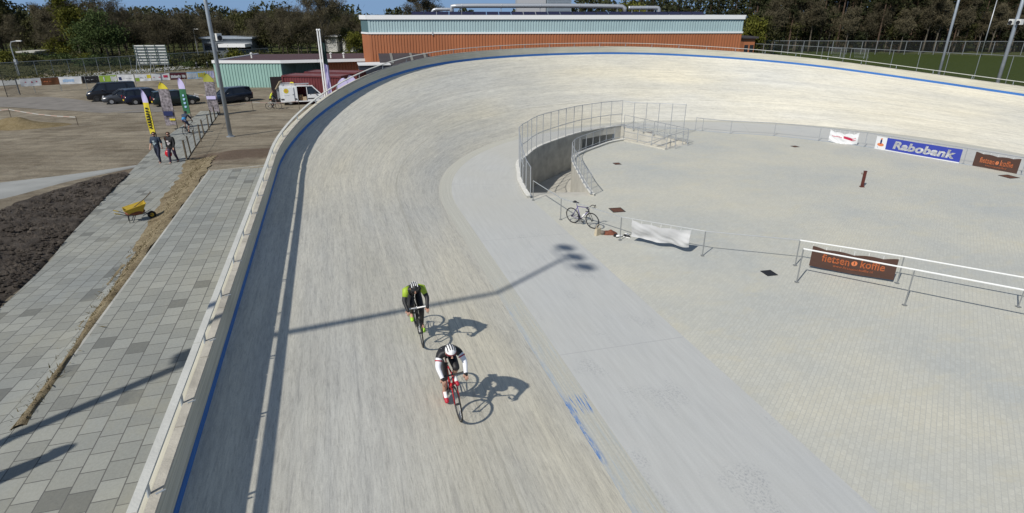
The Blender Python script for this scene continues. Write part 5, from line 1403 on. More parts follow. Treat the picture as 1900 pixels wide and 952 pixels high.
# ------------------------------------------------------------------ containers
CR = mat('dark_red_container_paint', (.115, .022, .025), .55, var=.18, scale=1.5); CRT = mat('faded_red_container_roof', (.17, .075, .075), .65, var=.2, scale=1.2)
def ribbed(p0, p1, z0, z1, pitch, depth, m=None):
    """corrugated sheet between two plan points; outward is to the right of p0->p1"""
    m = m or MB(); d = (p1 - p0); L = d.length; x = d.normalized(); n = Vector((x.y, -x.x, 0)); k = max(2, int(L / pitch)); pr = []
    for i in range(k):
        for f, dd in ((0, 0), (.30, 0), (.40, depth), (.88, depth)): pr.append(p0 + x * (L * (i + f) / k) + n * dd)
    pr.append(p1.copy())
    m.grid([[Vector((*q.xy, z0)) for q in pr], [Vector((*q.xy, z1)) for q in pr]]); return m
def container(label, p0, p1, depth, z0, h, sign=None, open_end=False):
    x = (p1 - p0).normalized(); bk = Vector((-x.y, x.x, 0)); q0, q1 = p0 + bk*depth, p1 + bk*depth
    t = thing('shipping_container', label, 'container', p0); O = t.location
    m = MB(); ribbed(p0, p1, z0 + .16, z0 + h - .1, .28, -.035, m); ribbed(p1, q1, z0 + .16, z0 + h - .1, .28, -.035, m); ribbed(q1, q0, z0 + .16, z0 + h - .1, .28, -.035, m); 
    if not open_end: ribbed(q0, p0, z0 + .16, z0 + h - .1, .28, -.035, m)
    obj('wall', m, CR, t, origin=O)
    m = MB(); m.prism([Vector((*p.xy, z0 + h - .05)) for p in (p0, p1, q1, q0)], (0, 0, .04)); m.prism([Vector((*p.xy, z0 + .14)) for p in (p0, p1, q1, q0)], (0, 0, -.06)); obj('roof', m, CRT, t, origin=O)
    m = MB()
    for p, q in ((p0, p1), (p1, q1), (q1, q0), (q0, p0)):
        for z in (z0 + .08, z0 + h - .05): m.beam(Vector((*p.xy, z)), Vector((*q.xy, z)), .14, .14)
    for p in (p0, p1, q1, q0): m.beam(Vector((*p.xy, z0)), Vector((*p.xy, z0 + h)), .15, .15, up=(1, 0, 0))
    obj('corner_frame', m, CR, t, origin=O)
    if sign:
        w = p0 + x * .9 - bk*.05; lettering('lettering', sign, .85, M['byellow'], t, Vector((*w.xy, z0 + h*.66)) - O, x, (0, 0, 1), bold=.02)
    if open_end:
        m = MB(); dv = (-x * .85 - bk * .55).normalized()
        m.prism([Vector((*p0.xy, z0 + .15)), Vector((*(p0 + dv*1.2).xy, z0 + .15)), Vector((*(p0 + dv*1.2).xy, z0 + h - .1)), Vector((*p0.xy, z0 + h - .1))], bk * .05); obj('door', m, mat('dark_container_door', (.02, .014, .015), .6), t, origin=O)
        m = MB(); m.prism([Vector((*(p + bk*.06).xy, z0 + .15)) for p in (p0, p0 + x*.02, q0 + x*.02 - bk*.12, q0 - bk*.12)], (0, 0, h - .3)); obj('interior_shade_sheet', m, M['black'], t, origin=O)  # thin black sheet across the open end, painting the shade inside
    return t
c0 = at_depth(527, 165, 61.5); c1 = at_depth(633, 160, 60.5); zc_ = .1
c0.z = c1.z = 0
zr = at_depth(540, 141, 61).z
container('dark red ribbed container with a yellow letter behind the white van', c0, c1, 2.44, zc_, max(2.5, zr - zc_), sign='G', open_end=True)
bk = Vector((-(c1 - c0).normalized().y, (c1 - c0).normalized().x, 0))
container('dark red ribbed container standing behind the one with the yellow letter', c0 + bk*3.2 + (c1-c0).normalized()*.8, c1 + bk*3.2 + (c1-c0).normalized()*.3, 2.44, zc_, max(2.5, zr - zc_) + .08)
p = ung(517, 196) + Vector((0, 2.2, 0)); t = thing('site_trailer', 'grey tail lift trailer between the container door and the white van', 'trailer', p, R(10)); m = MB(); m.box((0, 0, .95), (1.3, 1.5, 1.1)); obj('box', m, mat('grey_trailer_sheet', (.19, .20, .215), .6, var=.1), t)
m = MB(); m.beam((-.65, -.7, 1.45), (-.1, -.9, 2.25), .5, .05); obj('ramp_board', m, mat('pale_ply', (.42, .35, .24), .8), t)
m = MB(); m.tube([(-.3, -.76, .3), (-.3, .76, .3)], .3, 14); obj('wheel', m, M['tyre'], t)

# ------------------------------------------------------------------ sports hall
TEAL = mat('pale_teal_cladding', (.34, .455, .475), .5, var=.06, scale=.4); TEALW = mat('sea_green_cladding', (.27, .43, .385), .5, var=.08, scale=.4); OR = mat('orange_brown_cladding', (.34, .125, .055), .6, var=.1, scale=.3)
TRIM = mat('white_roof_trim', (.72, .73, .73), .5); ROOF = mat('dark_roof_felt', (.05, .045, .05), .8, var=.2, scale=.6); SOL = mat('violet_black_solar_glass', (.012, .010, .035), .15, spec=.6)
A = at_depth(684, 60, 77); B = at_depth(1377, 60, 80.5); A.z = B.z = 0
Lx = (B - A).normalized(); Bk = Vector((-Lx.y, Lx.x, 0))
A2 = A - Lx * 1.15 + Bk * 2.2; Z1, Z2, Z3, ZR = 6.35, 6.55, 8.02, 8.52
A3, B3 = A2 + Bk * 34, B + Bk * 38
hall = thing('sports_hall', 'long sports hall clad in pale teal above orange brown sheets with white trim', 'sports hall', A); O = A
m = MB()
for p, q in ((A, B), (B, B3), (B3, A3), (A3, A2), (A2, A)): ribbed(p, q, .0, Z1, .36, .06, m)
obj('lower_cladding', m, OR, hall, origin=O)
m = MB()
for p, q in ((A, B), (B, B3), (B3, A3)): ribbed(p, q, Z2, Z3, .33, .06, m)
obj('upper_cladding', m, TEAL, hall, origin=O)
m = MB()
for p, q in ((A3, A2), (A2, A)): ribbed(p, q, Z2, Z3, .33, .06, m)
obj('side_cladding', m, mat('shaded_teal_cladding', (.085, .15, .165), .5), hall, origin=O)  # teal darkened so the colour carries the shade of this side face
def trim(pts, z, w, h, name, ml, root, O, out=.0, closed=False):
    m = MB(); n = len(pts)
    for i in range(n if closed else n - 1):
        a, b = pts[i], pts[(i+1) % n]; x = (b - a).normalized(); nn = Vector((x.y, -x.x, 0)) * out
        m.beam(Vector((*(a + nn - x*out*.5).xy, z)), Vector((*(b + nn + x*out*.5).xy, z)), w, h)
    return obj(name, m, ml, root, origin=O)
trim([A3, A2, A, B, B3], (Z1 + Z2)/2, .16, Z2 - Z1, 'white_band', TRIM, hall, O, .06)
trim([A3, A2, A, B, B3], (Z3 + ZR)/2, .22, ZR - Z3, 'roof_edge', TRIM, hall, O, .12)
m = MB(); m.prism([Vector((*p.xy, ZR - .16)) for p in (A, B, B3, A3, A2)], (0, 0, .06)); obj('roof', m, ROOF, hall, origin=O)
for k, f in enumerate((.165,)): 
    m = MB(); q = A + Lx * ((B - A).length * f); m.box((*(q - Bk*.14).xy, 6.42), (.14, .1, .42), math.atan2(Lx.y, Lx.x)); obj('down_pipe_clip', m, M['bgrey'], hall, origin=O)
# entrance lean-to in front
m = MB(); e0 = at_depth(706, 120, 72.5); e1 = at_depth(800, 105, 74.0); e0.z = e1.z = 0
x = (e1 - e0).normalized(); bk2 = Vector((-x.y, x.x, 0)); zl, zh = 2.9, 4.0
vs = [Vector((*e0.xy, zl)), Vector((*e1.xy, zl)), Vector((*(e1 + bk2*4).xy, zh)), Vector((*(e0 + bk2*4).xy, zh))]
lt_ = thing('lean_to', 'low lean-to with a dark sloping roof and pale roof lights against the orange wall', 'lean-to', e0); m.prism(vs, (0, 0, .12)); obj('roof', m, ROOF, lt_, origin=e0)
m = MB(); m.prism([Vector((*p.xy, 0)) for p in (e0, e1, e1 + bk2*4, e0 + bk2*4)], (0, 0, 2.88)); obj('wall', m, OR, lt_, origin=e0)
m = MB()
for f in (.22, .62, .9):
    q = lambda u, v: (vs[0].lerp(vs[1], u)).lerp(vs[3].lerp(vs[2], u), v) + Vector((0, 0, .16)); m.prism([q(f, .1), q(f + .05, .1), q(f + .05, .95), q(f, .95)], (0, 0, .05))
obj('roof_light', m, mat('milky_roof_light', (.17, .18, .17), .5), lt_, origin=e0)
# dark porch with a white edge, left of the lean-to
g0 = at_depth(668, 135, 70.5); g1 = at_depth(726, 130, 71.5); g0.z = g1.z = 0; x = (g1 - g0).normalized(); bk3 = Vector((-x.y, x.x, 0)); zp = at_depth(672, 120.5, 70.5).z
po = thing('porch', 'low dark blue porch with a white roof edge beside the orange wing', 'porch', g0); m = MB(); m.prism([Vector((*p.xy, 0)) for p in (g0, g1, g1 + bk3*3.5, g0 + bk3*3.5)], (0, 0, zp - .1)); obj('wall', m, mat('dark_slate_cladding', (.03, .035, .05), .5), po, origin=g0)
m = MB(); m.prism([Vector((*p.xy, zp - .09)) for p in (g0 - bk3*.12 - x*.1, g1 - bk3*.12, g1 + bk3*3.6, g0 + bk3*3.6 - x*.1)], (0, 0, .11)); obj('roof_edge', m, TRIM, po, origin=g0)
# low wing on the left
w0 = at_depth(402, 150, 76); w1 = at_depth(526, 150, 76); w2 = at_depth(606, 140, 78); w3 = at_depth(690, 140, 78)
for p in (w0, w1, w2, w3): p.z = 0
zw = at_depth(440, 113, 76).z; wing = thing('hall_wing', 'low wing of the hall with sea green and orange brown walls', 'building', w0); O = w0
r0 = w1 + Vector((.35, 3.6, 0)); r1 = at_depth(606, 140, 81.5); r1.z = 0; f0 = at_depth(606, 140, 79.2); f0.z = 0; f1 = at_depth(690, 140, 79.2); f1.z = 0
m = MB(); ribbed(w0, w1, 0, zw - .25, .36, .06, m); obj('green_wall', m, TEALW, wing, origin=O)
m = MB(); ribbed(w1, r0, 0, zw - .25, .36, .06, m); ribbed(r0, r1, 0, zw - .25, .36, .06, m); obj('recessed_wall', m, mat('shaded_recess_cladding', (.10, .19, .20), .5), wing, origin=O)  # shade under the roof overhang is painted into this darker cladding colour
m = MB(); ribbed(r1, f0, 0, zw - .25, .36, .06, m); ribbed(f0, f1, 0, zw - .25, .36, .06, m); obj('orange_wall', m, OR, wing, origin=O)
wb = Vector((0, 14, 0)); m = MB(); m.prism([Vector((*p.xy, zw - .14)) for p in (w0 + Vector((.06, .06, 0)), w1 + Vector((0, .06, 0)), f1, f1 + wb, w0 + wb)], (0, 0, .06)); obj('roof', m, mat('red_brown_roof_felt', (.075, .04, .042), .8, var=.2), wing, origin=O)
trim([w0 + wb, w0, w1, w1.lerp(f1, .4), f1], zw - .1, .22, .34, 'roof_edge', TRIM, wing, O, .06)
m = MB(); ribbed(w0 + wb, w0, 0, zw - .25, .36, .06, m); obj('end_wall', m, TEALW, wing, origin=O)
for k, (x_, lab) in enumerate(((467, 'leftmost'), (614, 'middle'), (638, 'rightmost'))):
    q = at_depth(x_, 105, 82); t = thing('roof_vent', 'small pale vent pipe on the flat roof of the low wing, %s of three' % lab, 'vent', (q.x, q.y, zw - .08)); m = MB(); m.tube([(0, 0, 0), (0, 0, .55)], .12, 8); obj('pipe', m, M['offwhite'], t); m = MB(); m.tube([(0, 0, .55), (0, 0, .62), (0, 0, .72)], [.2, .2, .04], 8); obj('cap', m, M['offwhite'], t)
# solar panels along the roof edge
nS = 24; sroot = None; LS = (B - A).length
for k in range(nS):
    q = A + Lx * (LS * (.11 + .79 * (k + .5) / nS)) + Bk * 1.6; loc = (q.x, q.y, ZR - .08)
    if sroot is None:
        sroot = thing('solar_panel', 'dark violet solar panel in the row along the front edge of the hall roof', 'solar panel', loc, math.atan2(Lx.y, Lx.x), 'solar panels on the hall roof')
        m = MB(); m.box((0, 0, .26), (LS*.79/nS - .09, 1.1, .035), m=Matrix.Rotation(R(20), 3, 'X')); obj('glass_panel', m, SOL, sroot)
        m = MB(); m.box((0, .45, .2), (.05, .05, .4)); m.box((0, -.45, .05), (.05, .05, .12)); obj('stand', m, M['galv'], sroot)
    else: dup(sroot, loc, math.atan2(Lx.y, Lx.x))
# ducts
def duct(label, pts, r, ml):
    t = thing('roof_duct', label, 'duct', pts[0]); m = MB(); m.tube(spl(pts, 40) if len(pts) > 4 else pts, r, 12); obj('pipe', m, ml, t, smooth=True, origin=pts[0])
    m = MB(); P = spl(pts, 40)
    for k in range(4, 37, 8): m.tube([P[k], P[k] + (P[k+1] - P[k]).normalized()*.12], r*1.1, 12); m.tube([P[k] - Vector((0, 0, r)), Vector((*P[k].xy, ZR - .1))], .05, 5)
    obj('clamps', m, M['galv'], t, origin=pts[0])
SIL = mat('bright_duct_metal', (.45, .47, .49), .38, .5)
def roofp(xx, z, back): 
    q = at_depth(xx, 18, 77 + back); return Vector((q.x, q.y, z))
duct('long silver duct with bent ends along the hall roof', [roofp(838, ZR, 5), roofp(839, ZR + .75, 5), roofp(846, ZR + 1.06, 5), roofp(950, ZR + 1.1, 5.4), roofp(1060, ZR + 1.1, 5.9), roofp(1150, ZR + 1.02, 6.2), roofp(1158, ZR + .9, 6.2), roofp(1160, ZR + .2, 6.2)], .27, SIL)
duct('shorter silver duct at the left end of the hall roof', [roofp(802, ZR, 6.5), roofp(803, ZR + .45, 6.5), roofp(809, ZR + .66, 6.5), roofp(830, ZR + .68, 6.6), roofp(842, ZR + .68, 6.7)], .2, SIL)
duct('short silver duct at the right end of the hall roof', [roofp(1166, ZR + .85, 6.2), roofp(1190, ZR + .86, 6.3), roofp(1216, ZR + .86, 6.4), roofp(1222, ZR + .75, 6.4), roofp(1223, ZR, 6.4)], .24, SIL)
q0 = roofp(948, ZR, 17); q1 = roofp(1068, ZR, 17); t = thing('roof_plant_unit', 'large grey ventilation unit standing on the hall roof behind the ducts', 'ventilation unit', q0.lerp(q1, .5), math.atan2(Lx.y, Lx.x)); Lq = (q1 - q0).length
m = MB(); m.box((-.2*Lq, 0, 1.5), (.44*Lq, 3, 3.0)); obj('casing', m, mat('pale_grey_casing', (.40, .41, .42), .5), t)
m = MB(); m.box((.22*Lq, 0, 1.15), (.38*Lq, 3, 2.3)); obj('casing', m, mat('blue_grey_casing', (.22, .27, .31), .5), t)
m = MB()
for k in range(10): m.box((.22*Lq, -1.52, .5 + .18*k), (.34*Lq, .05, .06))
obj('louvres', m, M['steel'], t)

# ------------------------------------------------------------------ masts and poles
def mast(label, base, H, r0, r1, heads=0, speakers=None, name='floodlight_mast', mtl=None, yaw=0.0):
    t = thing(name, label, 'mast', base, yaw); m = MB(); m.tube([(0, 0, -.3), (0, 0, H)], [r0, r1], 12); obj('pole', m, mtl or M['steel'], t, smooth=True)
    m = MB(); m.tube([(0, 0, -.05), (0, 0, .05)], r0*1.9, 12); obj('base_plate', m, M['galv'], t)
    if heads:
        m = MB(); m.tube([(0, -1.05, H), (0, 1.05, H)], .035, 6); obj('crossbar', m, M['galv'], t)
        for y in np.linspace(-1.0, 1.0, heads):
            m = MB(); m.box((.40, y, H + .12), (.92, .50, .20), m=Matrix.Rotation(.5, 3, 'Y')); h = obj('floodlight', m, M['steel'], t); m = MB(); m.box((.38, y, H + .0), (.78, .42, .02), m=Matrix.Rotation(.5, 3, 'Y')); obj('glass', m, M['lamp'], h)
    if speakers:
        for z, y in speakers:
            m = MB(); m.box((.1, y, z), (.42, .38, .46)); s = obj('loudspeaker', m, M['offwhite'], t); m = MB(); m.tube([(.1, y, z - .05), (.36, y, z - .05)], [.08, .17], 10); obj('horn', m, M['black'], s)
    return t
p = ung(428, 254); mast('tall grey mast on the earth mound left of the track wall', p, 17, .145, .10, 3, [(6.6, .32)], yaw=R(-30))
p = un(1850, 156, 2.6); mast('thick grey mast with two pale loudspeakers behind the wall of the far bend', Vector((p.x, p.y, 0)), 17, .175, .12, 3, [(8.0, -.28), (8.0, .36)], yaw=R(200))
p = un(1743, 133, 3.0); mast('grey mast behind the far bend left of the one with loudspeakers', Vector((p.x, p.y, 0)), 17, .14, .10, 3, yaw=R(210))
p = un(1555, 94, .0); mast('thin pale field lamp post at the left of the playing field', p, 11.5, .13, .09, 0, name='lamp_post', mtl=M['galv'])
p = un(1819, 106, .0); mast('thin pale field lamp post at the right of the playing field', p, 11.6, .11, .08, 0, name='lamp_post', mtl=M['galv'])
for px, py, H in ((1555, 94, 11.5), (1819, 106, 11.6)): pass
lb = nt(-9.6, 13.8 - .71 * 9.6); lb.z = zT(lb.x, lb.y); mast('grey floodlight mast beside the lower pavement that throws the long shadow across the track', lb, 17.2, .135, .085, 3, [(7.0, .36)], yaw=math.atan2(TN.y, TN.x))
p = ung(37, 141); q = at_depth(18, 78, p.y); t = thing('street_lamp', 'thin street lamp with a curved arm at the left edge of the wood', 'street lamp', p); h = q.z - p.z
m = MB(); m.tube([(0, 0, 0), (0, 0, h*.9), (.25, 0, h), (1.2, 0, h + .15)], .07, 6); obj('pole', m, M['galv'], t); m = MB(); m.box((1.45, 0, h + .15), (.7, .25, .14)); obj('lamp_head', m, M['offwhite'], t); m = MB(); m.box((.12, -.1, h*.42), (.35, .3, .7)); obj('cabinet', m, M['galv'], t)
p = ung(38, 100); q = at_depth(25, 45, p.y); t = thing('lamp_post', 'thin bare pole in the wood behind the street lamp', 'lamp post', p); m = MB(); m.tube([(0, 0, 0), (0, 0, q.z - p.z)], .10, 6); obj('pole', m, M['galv'], t); m = MB(); m.box((0, 0, q.z - p.z), (.5, .2, .12)); obj('lamp_head', m, M['galv'], t)
p = ung(368, 102); q = at_depth(363, 54, p.y); t = thing('lamp_post', 'thin street light pole in front of the distant white building', 'lamp post', p); m = MB(); m.tube([(0, 0, 0), (0, 0, q.z - p.z)], .08, 6); obj('pole', m, M['galv'], t); m = MB(); m.box((.5, 0, q.z - p.z), (1.2, .2, .12)); obj('lamp_head', m, M['offwhite'], t)

# ------------------------------------------------------------------ field fences, goals
fa, fb = un(1392, 81, 3.6), un(1903, 105, 3.6); d = (fb - fa); n_ = 16
pts = [Vector((*(fa + d * (k / (n_ - 1) * 1.35 - .02)).xy, 0)) for k in range(n_)]
fence('ball_fence', 'tall wire fence between the far bend and the playing field', pts, 3.6, .045, rails=(1.0,), net=netting('thin_wire_netting', (.2, .22, .2), .02), pm=M['fencegrey'], foot=False)
pts = [un(1380 + 27*k, 100.5 + .12*k, 0) for k in range(22)]
fence('ball_fence', 'far fence of thin posts along the edge of the forest', pts, 2.9, .07, rails=(1.0,), net=netting('thin_dark_netting', (.12, .13, .12), .10), pm=M['fencegrey'], foot=False)
for q0, q1, lab in (((1536, 106), (1549, 107), 'small white goal at the left on the playing field'), ((1577, 108), (1586, 108.6), 'small white goal right of its neighbour on the playing field')):
    a, b = un(*q0, 0), un(*q1, 0); d = (b - a); d = d.normalized() * max(3.0, d.length) ; b = a + d; bk_ = Vector((-d.y, d.x, 0)).normalized(); t = thing('football_goal', lab, 'goal', a); m = MB(); h = 1.9
    m.tube([a, a + Vector((0, 0, h)), b + Vector((0, 0, h)), b], .06, 6); m.tube([a + Vector((0, 0, h)), a + bk_*.8 + Vector((0, 0, h)), a + bk_*1.5, b + bk_*1.5, b + bk_*.8 + Vector((0, 0, h)), b + Vector((0, 0, h))], .03, 5); obj('goal_frame', m, M['galv'], t, origin=a)
    m = MB(); m.grid([[a + bk_*.8 + Vector((0, 0, h)), b + bk_*.8 + Vector((0, 0, h))], [a + bk_*1.5, b + bk_*1.5]]); obj('goal_net', m, M['net'], t, origin=a)

# ------------------------------------------------------------------ distant buildings
def far_house(label, x0, x1, ytop, ybase, Y, wallm, roofm, canopy=None, depth=8, name='distant_building'):
    a, b = at_depth(x0, ybase, Y), at_depth(x1, ybase, Y); zt_ = at_depth((x0+x1)/2, ytop, Y).z; a.z = b.z = 0; O = a
    t = thing(name, label, 'building', a); m = MB(); bk_ = Vector((0, depth, 0)); m.prism([a, b, b + bk_, a + bk_], (0, 0, zt_ - .3)); obj('wall', m, wallm, t, origin=O)
    m = MB(); e = Vector((.4, 0, 0)); m.prism([Vector((*p.xy, zt_ - .29)) for p in (a - e - Vector((0, .5, 0)), b + e - Vector((0, .5, 0)), b + bk_ + e, a + bk_ - e)], (0, 0, .3)); obj('roof', m, roofm, t, origin=O)
    m = MB(); n = max(2, int((b - a).length / 2.2)) if name != 'greenhouse' else 0
    for k in range(n):
        q = a.lerp(b, (k + .5) / n); m.box((q.x, q.y - .02, zt_ * .55), ((b - a).length / n * .7, .06, zt_ * .32))
    if n: obj('window', m, M['glass'], t, origin=O)
    if canopy:
        x0, x1, y0, y1 = canopy; c, d_ = at_depth(x0, y0, Y - 3), at_depth(x1, y1, Y - 3); m = MB(); m.prism([c, Vector((d_.x, c.y, c.z)), Vector((d_.x, c.y, d_.z)), Vector((c.x, c.y, d_.z))], (0, 2.9, 0)); obj('canopy', m, M['white'], t, origin=O)
    return t
far_house('distant low building with a dark roof and a bright white canopy behind the mast', 378, 470, 69, 96, 128, mat('grey_blue_render', (.14, .16, .18), .7), M['steel'], (404, 455, 82, 88))
for x0, x1, y0, y1, Y, lab in ((604, 626, 66, 80, 150, 'left of two distant white greenhouses seen through the trees'), (636, 655, 65, 80, 150, 'right of two distant white greenhouses seen through the trees')):
    far_house(lab, x0, x1, y0, y1 + 8, Y, M['offwhite'], M['white'], name='greenhouse')
far_house('distant brick house with a tiled roof behind the trees beside the hall', 628, 662, 43, 66, 165, mat('red_brick', (.13, .06, .045), .8), mat('brown_tiles', (.08, .05, .04), .8))
far_house('distant pale house at the far left behind the street lamp', 40, 68, 95, 108, 118, M['offwhite'], M['concd'])
far_house('small orange brown shed between the hall and the forest', 1378, 1398, 68, 96, 112, OR, ROOF)
# ------------------------------------------------------------------ trees
def leaf_mat(name, cols, transl=.25):
    m = bpy.data.materials.new(name); m.use_nodes = True; N, L = m.node_tree.nodes, m.node_tree.links
    b = N['Principled BSDF']; b.inputs['Roughness'].default_value = .7; b.inputs['Specular IOR Level'].default_value = .15
    tc = N.new('ShaderNodeTexCoord'); nz = N.new('ShaderNodeTexNoise'); nz.inputs['Scale'].default_value = .55; nz.inputs['Detail'].default_value = 6; nz.inputs['Roughness'].default_value = .7
    oi = N.new('ShaderNodeObjectInfo'); cr = N.new('ShaderNodeValToRGB'); e = cr.color_ramp.elements
    while len(e) < len(cols): e.new(.5)
    for k, (el, c) in enumerate(zip(e, cols)): el.position = .3 + .42 * k / (len(cols) - 1); el.color = (*c, 1)
    L.new(tc.outputs['Object'], nz.inputs['Vector']); L.new(nz.outputs['Fac'], cr.inputs['Fac'])
    hs = N.new('ShaderNodeHueSaturation'); mr = N.new('ShaderNodeMapRange'); mr.inputs[3].default_value = .7; mr.inputs[4].default_value = 1.3
    L.new(oi.outputs['Random'], mr.inputs[0]); L.new(mr.outputs[0], hs.inputs['Value']); L.new(cr.outputs['Color'], hs.inputs['Color']); L.new(hs.outputs['Color'], b.inputs['Base Color'])
    t = N.new('ShaderNodeBsdfTranslucent'); L.new(hs.outputs['Color'], t.inputs['Color']); x = N.new('ShaderNodeMixShader'); x.inputs[0].default_value = transl
    L.new(b.outputs[0], x.inputs[1]); L.new(t.outputs[0], x.inputs[2]); L.new(x.outputs[0], N['Material Output'].inputs['Surface']); return m
BARK = mat('grey_brown_bark', (.10, .085, .065), .9, var=.3, scale=3); PBARK = mat('pine_bark', (.085, .055, .038), .9, var=.35, scale=2)
LM = dict(bare=leaf_mat('bare_twigs', [(.048, .043, .027), (.094, .082, .050), (.14, .118, .072)], .1),
          bud=leaf_mat('budding_leaves', [(.034, .036, .014), (.075, .076, .028), (.118, .110, .042)]),
          yel=leaf_mat('fresh_yellow_green_leaves', [(.045, .05, .010), (.12, .125, .02), (.18, .17, .03)]),
          wil=leaf_mat('willow_leaves', [(.030, .044, .014), (.060, .085, .028), (.082, .112, .04)]),
          pine=leaf_mat('pine_needles', [(.018, .022, .010), (.036, .042, .018), (.066, .066, .028)], .1),
          spr=leaf_mat('rusty_spruce_needles', [(.020, .020, .010), (.042, .036, .018), (.075, .056, .028)], .1))
def cards(P, size, aspect, up_bias, rg):
    """small two-triangle leaves or twigs around points P"""
    n = len(P); d = rg.normal(size=(n, 3)); d[:, 2] += up_bias; d /= np.linalg.norm(d, axis=1)[:, None]
    u = np.cross(d, rg.normal(size=(n, 3))); u /= np.linalg.norm(u, axis=1)[:, None]
    s = size * rg.uniform(.6, 1.4, n)[:, None]
    a, b = d * s * .5, u * s * .5 * aspect
    V = np.stack([P - a, P + b * 1.0 - a * .1, P + a, P - b * 1.0 + a * .1], 1).reshape(-1, 3); return V
def card_mesh(name, V):
    me = bpy.data.meshes.new(name); n = len(V) // 4; me.vertices.add(len(V)); me.vertices.foreach_set('co', V.astype(np.float32).ravel())
    me.loops.add(4*n); me.loops.foreach_set('vertex_index', np.arange(4*n, dtype=np.int32)); me.polygons.add(n); me.polygons.foreach_set('loop_start', np.arange(0, 4*n, 4, dtype=np.int32)); me.update(calc_edges=True); return me
def branching(seed, H, spread, trunk_r, levels=3, first=.22, lean=.15, nlimb=7, up=.55):
    rd = random.Random(seed); m = MB(); ends = []
    top = Vector((rd.uniform(-1, 1)*lean*H*.3, rd.uniform(-1, 1)*lean*H*.3, H*.78))
    spine = lambda f: Vector((top.x*f*f, top.y*f*f, top.z*f))
    m.tube([spine(f) for f in np.linspace(0, 1, 7)], [trunk_r*(1 - .88*f) for f in np.linspace(0, 1, 7)], 7)
    def limb(p, d, L, r, lv):
        pts = [p]; q = p.copy(); dd = d.copy()
        for k in range(3):
            dd = (dd + Vector((rd.gauss(0, .22), rd.gauss(0, .22), rd.gauss(.10, .18)))).normalized(); q = q + dd * L / 3; pts.append(q.copy())
        m.tube(pts, [r, r*.75, r*.5, r*.28], 5 if lv < 2 else 3, cap=False)
        ends.append((pts[-1], L)); ends.append((pts[2], L))
        if lv < levels:
            for k in range(rd.randint(3, 4)):
                f = rd.uniform(.35, 1); i = min(2, int(f*3)); s = pts[i].lerp(pts[i+1], f*3 - i) if i < 3 else pts[-1]
                nd = (dd + Vector((rd.gauss(0, .6), rd.gauss(0, .6), rd.gauss(.15, .4)))).normalized(); limb(s, nd, L*rd.uniform(.5, .72), r*.5, lv + 1)
    for k in range(nlimb):
        f = first + (1 - first) * (k + rd.random()*.6) / nlimb; a = k*2.4 + rd.uniform(-.4, .4)
        d = Vector((math.cos(a), math.sin(a), up + .7*f)).normalized(); limb(spine(min(1, f)), d, spread * (1.05 - .45*f) * rd.uniform(.8, 1.15), trunk_r*.5*(1 - .6*f), 1)
    return m, ends
def broadleaf(name, seed, H, spread, lm, label, cat='tree', nper=26, size=.45, aspect=.6, jit=.55, trunk_r=.24, first=.22, group=None, bark=None, levels=3):
    rg = np.random.default_rng(seed); m, ends = branching(seed, H, spread, trunk_r, levels, first)
    t = thing(name, label, cat, (0, 0, 0), group=group); obj('trunk', m, bark or BARK, t, smooth=True)
    E_ = np.array([tuple(e) for e, _ in ends]); Ls = np.array([l for _, l in ends])
    P = np.repeat(E_, nper, 0) + rg.normal(size=(len(E_)*nper, 3)) * np.repeat(np.minimum(Ls, 1.9), nper)[:, None] * jit * np.array([1, 1, .8])
    P = P[(P[:, 2] > H*.10)]; link('crown', card_mesh('crown', cards(P, size, aspect, .25, rg)), lm, t); return t
def pine(name, seed, H, spread, lm, label, bare=.45, group=None):
    rg = np.random.default_rng(seed); rd = random.Random(seed); m = MB(); t = thing(name, label, 'pine tree', (0, 0, 0), group=group); lx, ly = rd.uniform(-.4, .4), rd.uniform(-.4, .4)
    sp_ = lambda f: Vector((lx*f*f, ly*f*f, H*f)); m.tube([sp_(f) for f in np.linspace(0, 1, 8)], [.24*(1 - .9*f) + .01 for f in np.linspace(0, 1, 8)], 7); Ps = []
    n = int(H*2.6)
    for k in range(n):
        f = bare + (1 - bare)*(k + rd.random())/n; a = rd.uniform(0, 2*PI); L = spread*(1 - (f - bare)/(1 - bare))**.75*rd.uniform(.55, 1.15) + .3; b = sp_(f); e = b + Vector((math.cos(a)*L, math.sin(a)*L, rd.uniform(-.25, .25)*L))
        m.tube([b, b.lerp(e, .5) + Vector((0, 0, .08*L)), e], [.05, .035, .012], 3, cap=False)
        c = int(22*L + 14); u = rg.uniform(.25, 1.05, c)[:, None]; Ps.append(np.array(b)[None]*(1 - u) + np.array(e)[None]*u + rg.normal(size=(c, 3))*np.array([.28, .28, .2]))
    for k in range(int(n*.35)):
        f = rd.uniform(.08, bare); a = rd.uniform(0, 2*PI); b = sp_(f); m.tube([b, b + Vector((math.cos(a), math.sin(a), -.1))*rd.uniform(.4, 1.5)], [.025, .006], 3, cap=False)
    obj('trunk', m, PBARK, t, smooth=True); link('crown', card_mesh('crown', cards(np.concatenate(Ps), .5, .38, .3, rg)), lm, t); return t
